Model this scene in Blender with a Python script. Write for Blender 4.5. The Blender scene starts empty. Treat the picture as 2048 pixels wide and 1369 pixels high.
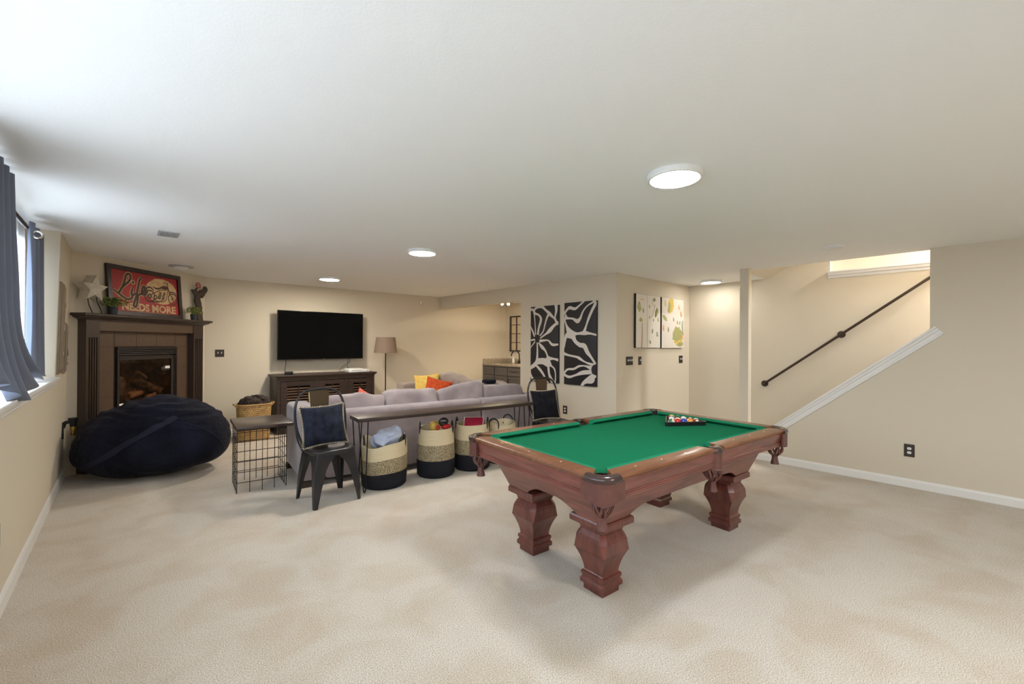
import bpy, bmesh, math, random
from mathutils import Vector, Matrix, noise
SC = bpy.context.scene
COL = SC.collection
PI = math.pi
random.seed(7)
V = Vector

# ------------------------------------------------------------------ materials
def lin(c):
    out = []
    for v in c[:3]:
        v = v / 255.0
        out.append(v / 12.92 if v <= 0.04045 else ((v + 0.055) / 1.055) ** 2.4)
    return (out[0], out[1], out[2], 1.0)

def mat(name, col, rough=0.6, metal=0.0, bump=None, var=None, coat=0.0, sheen=0.0, spec=0.5, emit=None, stretch=None):
    m = bpy.data.materials.new(name); m.use_nodes = True
    nt = m.node_tree; b = nt.nodes['Principled BSDF']
    b.inputs['Base Color'].default_value = lin(col)
    b.inputs['Roughness'].default_value = rough
    b.inputs['Metallic'].default_value = metal
    b.inputs['Coat Weight'].default_value = coat
    b.inputs['Coat Roughness'].default_value = 0.12
    b.inputs['Sheen Weight'].default_value = sheen
    b.inputs['Specular IOR Level'].default_value = spec
    if emit:
        b.inputs['Emission Color'].default_value = lin(emit[0]); b.inputs['Emission Strength'].default_value = emit[1]
    tc = None
    if bump or var:
        tc = nt.nodes.new('ShaderNodeTexCoord')
        src = tc.outputs['Object']
        if stretch:
            mp = nt.nodes.new('ShaderNodeMapping'); mp.inputs['Scale'].default_value = stretch
            nt.links.new(src, mp.inputs['Vector']); src = mp.outputs['Vector']
    if var:
        sc, c2, det = var[0], var[1], (var[2] if len(var) > 2 else 4.0)
        n = nt.nodes.new('ShaderNodeTexNoise'); n.inputs['Scale'].default_value = sc; n.inputs['Detail'].default_value = det
        nt.links.new(src, n.inputs['Vector'])
        r = nt.nodes.new('ShaderNodeValToRGB')
        r.color_ramp.elements[0].position = 0.35; r.color_ramp.elements[0].color = lin(col)
        r.color_ramp.elements[1].position = 0.68; r.color_ramp.elements[1].color = lin(c2)
        nt.links.new(n.outputs['Fac'], r.inputs['Fac']); nt.links.new(r.outputs['Color'], b.inputs['Base Color'])
    if bump:
        n = nt.nodes.new('ShaderNodeTexNoise'); n.inputs['Scale'].default_value = bump[0]; n.inputs['Detail'].default_value = 3.0
        nt.links.new(src, n.inputs['Vector'])
        bp = nt.nodes.new('ShaderNodeBump'); bp.inputs['Strength'].default_value = bump[1]; bp.inputs['Distance'].default_value = bump[2] if len(bump) > 2 else 0.01
        nt.links.new(n.outputs['Fac'], bp.inputs['Height']); nt.links.new(bp.outputs['Normal'], b.inputs['Normal'])
    return m

def carpet_mat():
    m = mat('carpet', (204, 195, 180), 0.95, spec=0.1, sheen=0.25)
    nt = m.node_tree; b = nt.nodes['Principled BSDF']
    tc = nt.nodes.new('ShaderNodeTexCoord')
    n1 = nt.nodes.new('ShaderNodeTexNoise'); n1.inputs['Scale'].default_value = 190; n1.inputs['Detail'].default_value = 6
    n2 = nt.nodes.new('ShaderNodeTexNoise'); n2.inputs['Scale'].default_value = 2.6; n2.inputs['Detail'].default_value = 9; n2.inputs['Distortion'].default_value = 0.6
    for n in (n1, n2): nt.links.new(tc.outputs['Object'], n.inputs['Vector'])
    r1 = nt.nodes.new('ShaderNodeValToRGB')
    r1.color_ramp.elements[0].position = 0.36; r1.color_ramp.elements[0].color = lin((168, 154, 134))
    r1.color_ramp.elements[1].position = 0.60; r1.color_ramp.elements[1].color = lin((226, 216, 202))
    r2 = nt.nodes.new('ShaderNodeValToRGB')
    r2.color_ramp.elements[0].position = 0.36; r2.color_ramp.elements[0].color = lin((242, 235, 225))
    r2.color_ramp.elements[1].position = 0.58; r2.color_ramp.elements[1].color = (1, 1, 1, 1)
    nt.links.new(n1.outputs['Fac'], r1.inputs['Fac']); nt.links.new(n2.outputs['Fac'], r2.inputs['Fac'])
    mx = nt.nodes.new('ShaderNodeMix'); mx.data_type = 'RGBA'; mx.blend_type = 'MULTIPLY'; mx.inputs[0].default_value = 0.9
    nt.links.new(r1.outputs['Color'], mx.inputs[6]); nt.links.new(r2.outputs['Color'], mx.inputs[7])
    nt.links.new(mx.outputs[2], b.inputs['Base Color'])
    bp = nt.nodes.new('ShaderNodeBump'); bp.inputs['Strength'].default_value = 0.5; bp.inputs['Distance'].default_value = 0.010
    nt.links.new(n1.outputs['Fac'], bp.inputs['Height']); nt.links.new(bp.outputs['Normal'], b.inputs['Normal'])
    return m

def wood_mat(name, c1, c2, rough=0.3, coat=0.4, scale=(3, 30, 30), bump=0.0):
    m = mat(name, c1, rough, coat=coat)
    nt = m.node_tree; b = nt.nodes['Principled BSDF']
    tc = nt.nodes.new('ShaderNodeTexCoord'); mp = nt.nodes.new('ShaderNodeMapping'); mp.inputs['Scale'].default_value = scale
    nt.links.new(tc.outputs['Object'], mp.inputs['Vector'])
    n = nt.nodes.new('ShaderNodeTexNoise'); n.inputs['Scale'].default_value = 1.0; n.inputs['Detail'].default_value = 6; n.inputs['Distortion'].default_value = 1.2
    nt.links.new(mp.outputs['Vector'], n.inputs['Vector'])
    r = nt.nodes.new('ShaderNodeValToRGB')
    r.color_ramp.elements[0].position = 0.3; r.color_ramp.elements[0].color = lin(c2)
    r.color_ramp.elements[1].position = 0.65; r.color_ramp.elements[1].color = lin(c1)
    nt.links.new(n.outputs['Fac'], r.inputs['Fac']); nt.links.new(r.outputs['Color'], b.inputs['Base Color'])
    return m

def rope_mat(name, c1, c2, speck=False):
    # coiled rope: horizontal ridges, optionally flecked with a second colour
    m = mat(name, c1, 0.85, spec=0.2)
    nt = m.node_tree; b = nt.nodes['Principled BSDF']
    tc = nt.nodes.new('ShaderNodeTexCoord')
    w = nt.nodes.new('ShaderNodeTexWave'); w.bands_direction = 'Z'; w.inputs['Scale'].default_value = 26; w.inputs['Distortion'].default_value = 0.3
    nt.links.new(tc.outputs['Object'], w.inputs['Vector'])
    bp = nt.nodes.new('ShaderNodeBump'); bp.inputs['Strength'].default_value = 0.45; bp.inputs['Distance'].default_value = 0.006
    nt.links.new(w.outputs['Fac'], bp.inputs['Height']); nt.links.new(bp.outputs['Normal'], b.inputs['Normal'])
    if speck:
        v = nt.nodes.new('ShaderNodeTexNoise'); v.inputs['Scale'].default_value = 230; v.inputs['Detail'].default_value = 1
        nt.links.new(tc.outputs['Object'], v.inputs['Vector'])
        r = nt.nodes.new('ShaderNodeValToRGB'); r.color_ramp.interpolation = 'CONSTANT'
        r.color_ramp.elements[0].position = 0.0; r.color_ramp.elements[0].color = lin(c2)
        r.color_ramp.elements[1].position = 0.5; r.color_ramp.elements[1].color = lin(c1)
        nt.links.new(v.outputs['Fac'], r.inputs['Fac']); nt.links.new(r.outputs['Color'], b.inputs['Base Color'])
    return m

def wicker_mat():
    m = mat('wicker', (196, 160, 104), 0.7)
    nt = m.node_tree; b = nt.nodes['Principled BSDF']
    tc = nt.nodes.new('ShaderNodeTexCoord')
    sx = nt.nodes.new('ShaderNodeSeparateXYZ'); nt.links.new(tc.outputs['Object'], sx.inputs[0])
    at = nt.nodes.new('ShaderNodeMath'); at.operation = 'ARCTAN2'
    nt.links.new(sx.outputs['Y'], at.inputs[0]); nt.links.new(sx.outputs['X'], at.inputs[1])
    cx = nt.nodes.new('ShaderNodeCombineXYZ'); nt.links.new(at.outputs[0], cx.inputs['X']); nt.links.new(sx.outputs['Z'], cx.inputs['Y'])
    mp = nt.nodes.new('ShaderNodeMapping'); mp.inputs['Scale'].default_value = (5.0, 26.0, 1.0); nt.links.new(cx.outputs[0], mp.inputs['Vector'])
    br = nt.nodes.new('ShaderNodeTexBrick'); br.inputs['Color1'].default_value = lin((205, 170, 112)); br.inputs['Color2'].default_value = lin((176, 138, 84)); br.inputs['Mortar'].default_value = lin((104, 72, 38))
    br.inputs['Scale'].default_value = 1.0; br.inputs['Brick Width'].default_value = 0.9; br.inputs['Row Height'].default_value = 0.75; br.inputs['Mortar Size'].default_value = 0.06; br.inputs['Mortar Smooth'].default_value = 0.4
    nt.links.new(mp.outputs['Vector'], br.inputs['Vector'])
    nt.links.new(br.outputs['Color'], b.inputs['Base Color'])
    bp = nt.nodes.new('ShaderNodeBump'); bp.invert = True; bp.inputs['Strength'].default_value = 0.8; bp.inputs['Distance'].default_value = 0.012
    nt.links.new(br.outputs['Fac'], bp.inputs['Height']); nt.links.new(bp.outputs['Normal'], b.inputs['Normal'])
    return m

def ball_mat(num, col, stripe):
    m = mat('ball_%d' % num, col, 0.12, coat=0.6)
    nt = m.node_tree; b = nt.nodes['Principled BSDF']
    tc = nt.nodes.new('ShaderNodeTexCoord'); sx = nt.nodes.new('ShaderNodeSeparateXYZ'); nt.links.new(tc.outputs['Object'], sx.inputs[0])
    def mth(op, a, c):
        n = nt.nodes.new('ShaderNodeMath'); n.operation = op
        for i, q in enumerate((a, c)):
            if q is None: continue
            if isinstance(q, (int, float)): n.inputs[i].default_value = q
            else: nt.links.new(q, n.inputs[i])
        return n.outputs[0]
    r2 = mth('ADD', mth('MULTIPLY', sx.outputs['X'], sx.outputs['X']), mth('MULTIPLY', sx.outputs['Z'], sx.outputs['Z']))
    fac = mth('LESS_THAN', r2, 0.0095 ** 2)
    if stripe:
        fac = mth('MAXIMUM', fac, mth('GREATER_THAN', mth('ABSOLUTE', sx.outputs['Z'], None), 0.0155))
    mx = nt.nodes.new('ShaderNodeMix'); mx.data_type = 'RGBA'
    mx.inputs[6].default_value = lin(col); mx.inputs[7].default_value = lin((238, 230, 210))
    nt.links.new(fac, mx.inputs[0]); nt.links.new(mx.outputs[2], b.inputs['Base Color'])
    return m

M = {}
M['carpet'] = carpet_mat()
M['wall'] = mat('wall_paint', (216, 205, 185), 0.75, bump=(140, 0.12, 0.004), spec=0.3)
M['ceiling'] = mat('ceiling_paint', (244, 244, 243), 0.85, bump=(110, 0.14, 0.004), spec=0.2)
M['white'] = mat('white_trim', (232, 229, 224), 0.4)
M['white_plastic'] = mat('white_plastic', (235, 235, 232), 0.45)
M['mahogany'] = wood_mat('mahogany', (130, 72, 62), (90, 44, 37), 0.3, 0.5, (2.5, 22, 22))
M['mahogany_x'] = wood_mat('mahogany_cross', (130, 72, 62), (90, 44, 37), 0.3, 0.5, (22, 2.5, 22))
M['mahogany_v'] = wood_mat('mahogany_leg', (116, 62, 52), (82, 40, 33), 0.32, 0.3, (20, 20, 3))
M['rail'] = wood_mat('rail_wood', (132, 84, 52), (104, 58, 34), 0.3, 0.3, (3, 20, 20))
M['felt'] = mat('green_felt', (18, 104, 70), 0.95, var=(300, (26, 116, 78)), spec=0.06)
M['felt_cushion_lit'] = mat('cushion_felt_lit', (26, 118, 84), 0.92, var=(300, (34, 130, 94)), spec=0.08)  # bed cloth made lighter, the light on the cushions painted in
M['leather'] = mat('pocket_leather', (106, 66, 58), 0.42, bump=(60, 0.15, 0.004), var=(25, (92, 54, 48)))
M['leather_dark'] = mat('pocket_rim_leather', (64, 44, 40), 0.25, coat=0.3)
M['leather_in'] = mat('pocket_inner', (50, 22, 20), 0.6)
M['inlay'] = mat('sight_inlay', (232, 224, 206), 0.3)
M['black'] = mat('black_plastic', (18, 18, 19), 0.35)
M['chair_metal'] = mat('gunmetal', (52, 53, 59), 0.33, 0.6, var=(6, (68, 65, 63)))
M['splat'] = mat('bronzed_metal', (98, 84, 68), 0.34, 0.8)
M['black_metal'] = mat('black_metal', (26, 25, 26), 0.4, 0.5)
M['navy_velvet'] = mat('navy_velvet', (17, 20, 31), 0.85, var=(14, (38, 44, 60)), sheen=0.06, spec=0.2)
M['black_velvet'] = mat('black_velvet', (9, 9, 14), 0.85, var=(14, (26, 27, 36)), sheen=0.04, spec=0.2)
M['stitch'] = mat('cream_stitch', (196, 180, 150), 0.8)
M['louver'] = wood_mat('louver_wood_lit', (118, 92, 72), (84, 62, 48), 0.28, 0.5, (2, 24, 24))  # slats lighter than the doors, their reflected light put into the colour
M['darkwood'] = wood_mat('espresso_wood', (60, 43, 36), (36, 27, 23), 0.42, 0.05, (2, 24, 24))
M['tabletop'] = wood_mat('dark_tabletop', (72, 56, 50), (50, 39, 36), 0.3, 0.2, (3, 18, 18))
M['sofa'] = mat('sofa_plush', (156, 144, 145), 0.95, bump=(40, 0.25, 0.006), var=(5, (138, 126, 127)), sheen=0.35, spec=0.1)
M['sofa_warm_lit'] = mat('sofa_plush_warm_lit', (164, 150, 142), 0.95, bump=(40, 0.25, 0.006), var=(5, (146, 132, 124)), sheen=0.35, spec=0.1)  # same plush for the right wing, warm light tinted into its colour
M['yellow'] = mat('yellow_fabric', (224, 186, 84), 0.9, bump=(60, 0.5, 0.01), var=(20, (236, 206, 120)))
M['yellow_pale'] = mat('pale_yellow_fabric', (222, 196, 132), 0.9, var=(16, (230, 210, 156)))
M['orange'] = mat('orange_fabric', (188, 66, 24), 0.9, var=(28, (214, 90, 34)), bump=(50, 0.6, 0.01))
M['coral'] = mat('coral_fabric', (214, 104, 88), 0.9)
M['rope_cream'] = rope_mat('cream_rope', (222, 204, 168), (0, 0, 0))
M['rope_mix'] = rope_mat('flecked_rope', (202, 184, 147), (86, 74, 60), True)
M['rope_black'] = rope_mat('black_rope', (36, 36, 42), (0, 0, 0))
M['wicker'] = wicker_mat()
M['bag'] = mat('navy_suede', (18, 19, 29), 0.9, bump=(14, 0.6, 0.03), var=(4, (28, 30, 46)), sheen=0.04, spec=0.12)
M['bag_strap'] = mat('navy_strap', (34, 36, 52), 0.8, spec=0.2)
M['mantel'] = mat('dark_brown_paint', (62, 49, 43), 0.32, bump=(30, 0.05, 0.004), coat=0.15)
M['mantel_face'] = mat('brown_paint', (94, 74, 59), 0.35, bump=(30, 0.05, 0.004))
M['tile'] = mat('brown_painted_tile', (94, 74, 60), 0.38, bump=(22, 0.35, 0.008))
M['grout'] = mat('tile_joint', (44, 33, 28), 0.8)
M['firebox'] = mat('firebox_metal', (50, 42, 38), 0.5, 0.2)
M['soot'] = mat('sooty_firebrick', (128, 110, 86), 0.9, var=(9, (78, 66, 52)))
M['log'] = mat('fire_log', (156, 126, 94), 0.9, var=(16, (72, 56, 44)), bump=(18, 0.8, 0.03), stretch=(1, 1, 1))
M['log_end'] = mat('log_end', (226, 180, 128), 0.85, var=(20, (172, 118, 74)))
M['ember'] = mat('orange_log', (204, 158, 118), 0.9, var=(14, (160, 112, 80)), bump=(18, 0.6, 0.03))
M['tv'] = mat('tv_screen', (6, 6, 7), 0.12, spec=0.12)
M['bezel'] = mat('tv_bezel', (40, 36, 36), 0.3, 0.4)
M['shade'] = mat('lamp_shade', (142, 122, 106), 0.9)
M['bar_paint'] = mat('bar_cabinet_paint', (98, 92, 88), 0.5)
M['granite'] = mat('granite', (196, 182, 160), 0.25, var=(40, (124, 110, 94), 6))
M['curtain'] = mat('slate_curtain', (106, 114, 134), 0.9, bump=(120, 0.2, 0.004), sheen=0.1)
M['chrome'] = mat('nickel', (200, 196, 190), 0.2, 1.0)
M['brass'] = mat('brass', (178, 150, 74), 0.3, 0.9)
M['panel'] = mat('breaker_panel_paint', (150, 136, 116), 0.5)
M['plate'] = mat('dark_bronze_plate', (52, 42, 36), 0.45)
M['handrail'] = mat('bronze_pipe', (66, 50, 38), 0.4, 0.3)
M['star'] = mat('whitewashed_wood', (214, 206, 190), 0.8, var=(12, (190, 180, 162)), bump=(25, 0.3, 0.01))
M['pot'] = mat('charcoal_pot', (48, 50, 56), 0.6)
M['leaf'] = mat('green_leaf', (70, 108, 48), 0.6, var=(30, (112, 142, 66)))
M['leaf2'] = mat('yellow_green_leaf', (116, 136, 62), 0.6, var=(30, (196, 190, 104)))
M['sign_red'] = mat('sign_red', (182, 34, 36), 0.5, var=(5, (150, 40, 38), 6))
M['sign_cream'] = mat('sign_cream', (220, 188, 140), 0.55, var=(12, (196, 158, 110)))
M['sign_brown'] = mat('sign_brown', (74, 46, 32), 0.55)
M['sign_frame'] = mat('sign_frame', (50, 38, 34), 0.4)
M['figure'] = mat('dark_wood_cutout', (62, 48, 40), 0.6)
M['ring_red'] = mat('red_ring', (160, 36, 38), 0.5)
M['art_black'] = mat('art_black', (31, 29, 33), 0.55)
M['art_cream'] = mat('art_cream', (212, 204, 194), 0.6)
M['canvas'] = mat('canvas_white', (226, 218, 206), 0.8)
M['canvas_edge'] = mat('canvas_edge', (44, 32, 24), 0.7)
M['fur'] = mat('brown_throw', (70, 60, 54), 0.95, var=(30, (44, 36, 33)), bump=(40, 0.8, 0.02))
M['blue_cloth'] = mat('pale_blue_cloth', (186, 193, 216), 0.85, var=(8, (212, 216, 230)))
M['toy_yellow'] = mat('toy_yellow', (240, 200, 92), 0.5)
M['toy_red'] = mat('toy_red', (190, 28, 34), 0.5)
M['crimson'] = mat('crimson_box', (176, 26, 58), 0.5)
M['lamp_glow'] = mat('lamp_glow', (255, 255, 255), 0.5, emit=((255, 250, 242), 27.0))
M['lamp_glow_mid'] = mat('lamp_glow_middle', (255, 255, 255), 0.5, emit=((255, 248, 238), 140.0))
M['lamp_glow_far'] = mat('lamp_glow_far', (255, 255, 255), 0.5, emit=((255, 244, 226), 170.0))
M['lamp_glow_cool'] = mat('lamp_glow_neutral', (255, 255, 255), 0.5, emit=((244, 249, 255), 80.0))
M['spot_glow'] = mat('spot_glow', (255, 255, 255), 0.5, emit=((255, 226, 178), 160.0))
M['vent'] = mat('vent_grey', (176, 176, 178), 0.5)
M['soap'] = mat('clear_soap_bottle', (220, 218, 210), 0.15, spec=0.6)
def glass_mat(name, rough=0.02, tint=(245, 248, 250)):
    m = bpy.data.materials.new(name); m.use_nodes = True
    nt = m.node_tree; nt.nodes.remove(nt.nodes['Principled BSDF'])
    g = nt.nodes.new('ShaderNodeBsdfGlossy'); g.inputs['Roughness'].default_value = rough
    t = nt.nodes.new('ShaderNodeBsdfTransparent'); t.inputs['Color'].default_value = lin(tint)
    mx = nt.nodes.new('ShaderNodeMixShader')
    mx.inputs[0].default_value = 0.06; nt.links.new(t.outputs[0], mx.inputs[1]); nt.links.new(g.outputs[0], mx.inputs[2])
    nt.links.new(mx.outputs[0], nt.nodes['Material Output'].inputs['Surface'])
    return m
M['glass'] = glass_mat('window_glass')
M['fire_glass'] = glass_mat('fireplace_glass', 0.03, (225, 215, 205))
M['mirror'] = mat('mirror', (235, 228, 215), 0.03, 1.0)
def sheer_mat():
    m = bpy.data.materials.new('sheer_white'); m.use_nodes = True
    nt = m.node_tree; nt.nodes.remove(nt.nodes['Principled BSDF'])
    d = nt.nodes.new('ShaderNodeBsdfTranslucent'); d.inputs['Color'].default_value = lin((248, 248, 250))
    t = nt.nodes.new('ShaderNodeBsdfTransparent'); mx = nt.nodes.new('ShaderNodeMixShader'); mx.inputs[0].default_value = 0.75
    nt.links.new(t.outputs[0], mx.inputs[1]); nt.links.new(d.outputs[0], mx.inputs[2])
    nt.links.new(mx.outputs[0], nt.nodes['Material Output'].inputs['Surface'])
    return m
M['sheer'] = sheer_mat()

# ------------------------------------------------------------------ geometry helpers
def nb(): return bmesh.new()
def fin(bm, smooth, ang=35):
    bmesh.ops.recalc_face_normals(bm, faces=bm.faces[:])
    if smooth:
        for f in bm.faces: f.smooth = True
        a = math.radians(ang)
        for e in bm.edges:
            if len(e.link_faces) == 2 and e.calc_face_angle(0) > a: e.smooth = False
def obj(name, bm, m, parent=None, smooth=True, label=None, kind=None, loc=None, rz=0, ang=35):
    fin(bm, smooth, ang)
    me = bpy.data.meshes.new(name); bm.to_mesh(me); bm.free()
    for x in (m if isinstance(m, (list, tuple)) else [m]): me.materials.append(M[x] if isinstance(x, str) else x)
    o = bpy.data.objects.new(name, me); COL.objects.link(o)
    if parent: o.parent = parent
    if loc: o.location = loc
    if rz: o.rotation_euler = (0, 0, rz)
    if label: o['label'] = label
    if kind: o['kind'] = kind
    return o
def struct(name, bm, m, smooth=False, parent=None): return obj(name, bm, m, parent, smooth, kind=None if parent else 'structure')
def thing(name, label, cat, loc=(0, 0, 0), rz=0, group=None, rot=None):
    o = bpy.data.objects.new(name, None); COL.objects.link(o); o.empty_display_size = 0.1
    o.location = loc; o.rotation_euler = rot if rot else (0, 0, rz)
    o['label'] = label; o['category'] = cat
    if group: o['group'] = group
    return o
def tag(o, label, cat, group=None):
    o['label'] = label; o['category'] = cat
    if group: o['group'] = group
    return o
def dup(root, loc=None, rz=None, label=None):
    r = root.copy(); COL.objects.link(r)
    if loc is not None: r.location = loc
    if rz is not None: r.rotation_euler = (0, 0, rz)
    if label: r['label'] = label
    for ch in [c for c in bpy.data.objects if c.parent == root]:
        c = ch.copy(); COL.objects.link(c); c.parent = r
        for g in [k for k in bpy.data.objects if k.parent == ch]:
            d = g.copy(); COL.objects.link(d); d.parent = c
    return r
def quad(bm, pts, mi=0):
    f = bm.faces.new([bm.verts.new(V(p)) for p in pts]); f.material_index = mi; return f
def box(bm, c, s, bev=0.0, rot=None, mi=0, seg=2):
    t = bmesh.new(); bmesh.ops.create_cube(t, size=1.0)
    for v in t.verts: v.co = V((v.co.x * s[0], v.co.y * s[1], v.co.z * s[2]))
    if bev > 0: bmesh.ops.bevel(t, geom=t.edges[:], offset=bev, segments=seg, affect='EDGES', profile=0.5)
    mtx = Matrix.Translation(V(c)) @ (rot.to_4x4() if rot else Matrix.Identity(4))
    merge(bm, t, mtx, mi)
def merge(bm, t, mtx=None, mi=0):
    mp = {}
    for v in t.verts: mp[v] = bm.verts.new(mtx @ v.co if mtx else v.co)
    for f in t.faces:
        try:
            g = bm.faces.new([mp[v] for v in f.verts]); g.material_index = mi
        except ValueError: pass
    t.free()
def bx(bm, x0, x1, y0, y1, z0, z1, bev=0.0, mi=0): box(bm, ((x0+x1)/2, (y0+y1)/2, (z0+z1)/2), (abs(x1-x0), abs(y1-y0), abs(z1-z0)), bev, None, mi)
def loft(bm, rings, closed=True, cap=True, mi=0, loop=False):
    R = [[bm.verts.new(V(p)) for p in r] for r in rings]
    n = len(R[0]); K = len(R)
    for i in range(K if loop else K - 1):
        a, b = R[i], R[(i + 1) % K]
        for j in range(n if closed else n - 1):
            k = (j + 1) % n
            f = bm.faces.new((a[j], a[k], b[k], b[j])); f.material_index = mi
    if cap and closed and not loop:
        for r in (R[0][::-1], R[-1]):
            f = bm.faces.new(r); f.material_index = mi
    return R
def frame_of(d):
    d = d.normalized(); u = V((0, 0, 1)) if abs(d.z) < 0.9 else V((1, 0, 0))
    x = d.cross(u).normalized(); y = x.cross(d).normalized(); return x, y
def tube(bm, pts, r, seg=8, closed=False, mi=0, sub=0, flat=1.0):
    pts = [V(p) for p in pts]
    if sub: pts = spline(pts, sub, closed)
    n = len(pts); rings = []; px = None
    for i, p in enumerate(pts):
        a = pts[(i - 1) % n] if (closed or i > 0) else p; b = pts[(i + 1) % n] if (closed or i < n - 1) else p
        d = (b - a)
        if d.length < 1e-9: d = V((0, 0, 1))
        d.normalize()
        if px is None: x, y = frame_of(d)
        else:
            x = px - d * px.dot(d)
            if x.length < 1e-6: x, y = frame_of(d)
            x.normalize(); y = x.cross(d).normalized()
        px = x
        rr = r[i * (len(r) - 1) // max(1, n - 1)] if isinstance(r, (list, tuple)) else r
        rings.append([p + x * (rr * math.cos(2 * PI * k / seg)) + y * (rr * flat * math.sin(2 * PI * k / seg)) for k in range(seg)])
    loft(bm, rings, True, not closed, mi, closed)
def spline(pts, sub=6, closed=False):
    pts = [V(p) for p in pts]; n = len(pts); out = []
    for i in range(n if closed else n - 1):
        p0 = pts[(i - 1) % n] if (closed or i > 0) else pts[0] * 2 - pts[1]
        p1 = pts[i]; p2 = pts[(i + 1) % n]
        p3 = pts[(i + 2) % n] if (closed or i + 2 < n) else p2 * 2 - p1
        for k in range(sub):
            t = k / sub
            out.append(0.5 * ((2 * p1) + (p2 - p0) * t + (2 * p0 - 5 * p1 + 4 * p2 - p3) * t * t + (3 * p1 - p0 - 3 * p2 + p3) * t ** 3))
    if not closed: out.append(pts[-1])
    return out
def cyl(bm, p0, p1, r0, r1=None, seg=20, mi=0):
    p0, p1 = V(p0), V(p1); r1 = r0 if r1 is None else r1
    x, y = frame_of(p1 - p0)
    loft(bm, [[p + x * (r * math.cos(2 * PI * k / seg)) + y * (r * math.sin(2 * PI * k / seg)) for k in range(seg)] for p, r in ((p0, r0), (p1, r1))], mi=mi)
def lathe(bm, prof, seg=32, c=(0, 0, 0), mi=0, cap=True, mifn=None):
    R = []
    for r, z in prof: R.append([bm.verts.new((c[0] + r * math.cos(2*PI*k/seg), c[1] + r * math.sin(2*PI*k/seg), c[2] + z)) for k in range(seg)])
    for i in range(len(R) - 1):
        for j in range(seg):
            k = (j + 1) % seg; f = bm.faces.new((R[i][j], R[i][k], R[i+1][k], R[i+1][j]))
            f.material_index = mifn((prof[i][1] + prof[i+1][1]) / 2) if mifn else mi
    if cap:
        bm.faces.new(R[0][::-1]).material_index = mi; bm.faces.new(R[-1]).material_index = mi
def prism(bm, poly, h0, h1, mtx=None, mi=0):
    # polygon (x, y) extruded along z from h0 to h1 and placed by mtx
    mtx = mtx or Matrix.Identity(4)
    loft(bm, [[mtx @ V((x, y, h0)) for x, y in poly], [mtx @ V((x, y, h1)) for x, y in poly]], mi=mi)
def axes(o, x, y, z):
    x, y, z = V(x), V(y), V(z)
    return Matrix(((x.x, y.x, z.x, o[0]), (x.y, y.y, z.y, o[1]), (x.z, y.z, z.z, o[2]), (0, 0, 0, 1)))
def sweep(bm, prof, p0, p1, up=(0, 0, 1), out=None, mi=0, m0=0.0, m1=0.0):
    # profile (o, u) in the plane of out/up, extruded from p0 to p1; m0/m1 mitre slopes along the run per unit of o
    p0, p1, up = V(p0), V(p1), V(up); d = (p1 - p0).normalized()
    out = V(out) if out else d.cross(up).normalized()
    loft(bm, [[p0 + out * o + up * u + d * (o * m0) for o, u in prof], [p1 + out * o + up * u + d * (o * m1) for o, u in prof]], mi=mi)
def puff(bm, c, s, rot=None, n=10, k=4.0, amp=0.0, fr=4.0, seed=0, fn=None, mi=0):
    # plump rounded cushion: cube surface pulled to an L^k ball, scaled and ruffled
    t = bmesh.new(); bmesh.ops.create_cube(t, size=2.0)
    bmesh.ops.subdivide_edges(t, edges=t.edges[:], cuts=n, use_grid_fill=True)
    for v in t.verts:
        p = v.co
        l = (abs(p.x) ** k + abs(p.y) ** k + abs(p.z) ** k) ** (1 / k)
        p = p / l
        if fn: p = fn(p)
        q = V((p.x * s[0] / 2, p.y * s[1] / 2, p.z * s[2] / 2))
        if amp:
            nn = noise.noise_vector(q * fr + V((seed * 7.1, seed * 3.3, seed)))
            q += nn * amp
        v.co = q
    merge(bm, t, Matrix.Translation(V(c)) @ (rot.to_4x4() if rot else Matrix.Identity(4)), mi)
def rx(a): return Matrix.Rotation(a, 3, 'X')
def ry(a): return Matrix.Rotation(a, 3, 'Y')
def rz_(a): return Matrix.Rotation(a, 3, 'Z')
def ribbon(bm, pts, mtx, h, clamp=None, mi=0, sub=6):
    # pts (x, y, width); smooth flat stroke lifted h above the plane of mtx
    P = spline([V(p) for p in pts], sub)
    L, Rr = [], []
    for i, p in enumerate(P):
        a = P[max(0, i-1)]; b = P[min(len(P)-1, i+1)]; d = V((b.x-a.x, b.y-a.y)); 
        if d.length < 1e-9: d = V((1, 0))
        d.normalize(); nx, ny = -d.y, d.x
        for lst, s in ((L, 1), (Rr, -1)):
            x, y = p.x + nx*s*p.z/2, p.y + ny*s*p.z/2
            if clamp: x = min(max(x, clamp[0]), clamp[1]); y = min(max(y, clamp[2]), clamp[3])
            lst.append(bm.verts.new(mtx @ V((x, y, h))))
    for i in range(len(P) - 1):
        f = bm.faces.new((L[i], L[i+1], Rr[i+1], Rr[i])); f.material_index = mi
def disc(bm, cx, cy, rx_, ry_, mtx, h, n=24, mi=0, jit=0.0, clamp=None, a0=0.0):
    vs = []
    for k in range(n):
        a = 2*PI*k/n; j = 1 + random.uniform(-jit, jit)
        x, y = rx_*j*math.cos(a), ry_*j*math.sin(a)
        x, y = cx + x*math.cos(a0) - y*math.sin(a0), cy + x*math.sin(a0) + y*math.cos(a0)
        if clamp: x = min(max(x, clamp[0]), clamp[1]); y = min(max(y, clamp[2]), clamp[3])
        vs.append(bm.verts.new(mtx @ V((x, y, h))))
    bm.faces.new(vs).material_index = mi
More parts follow.
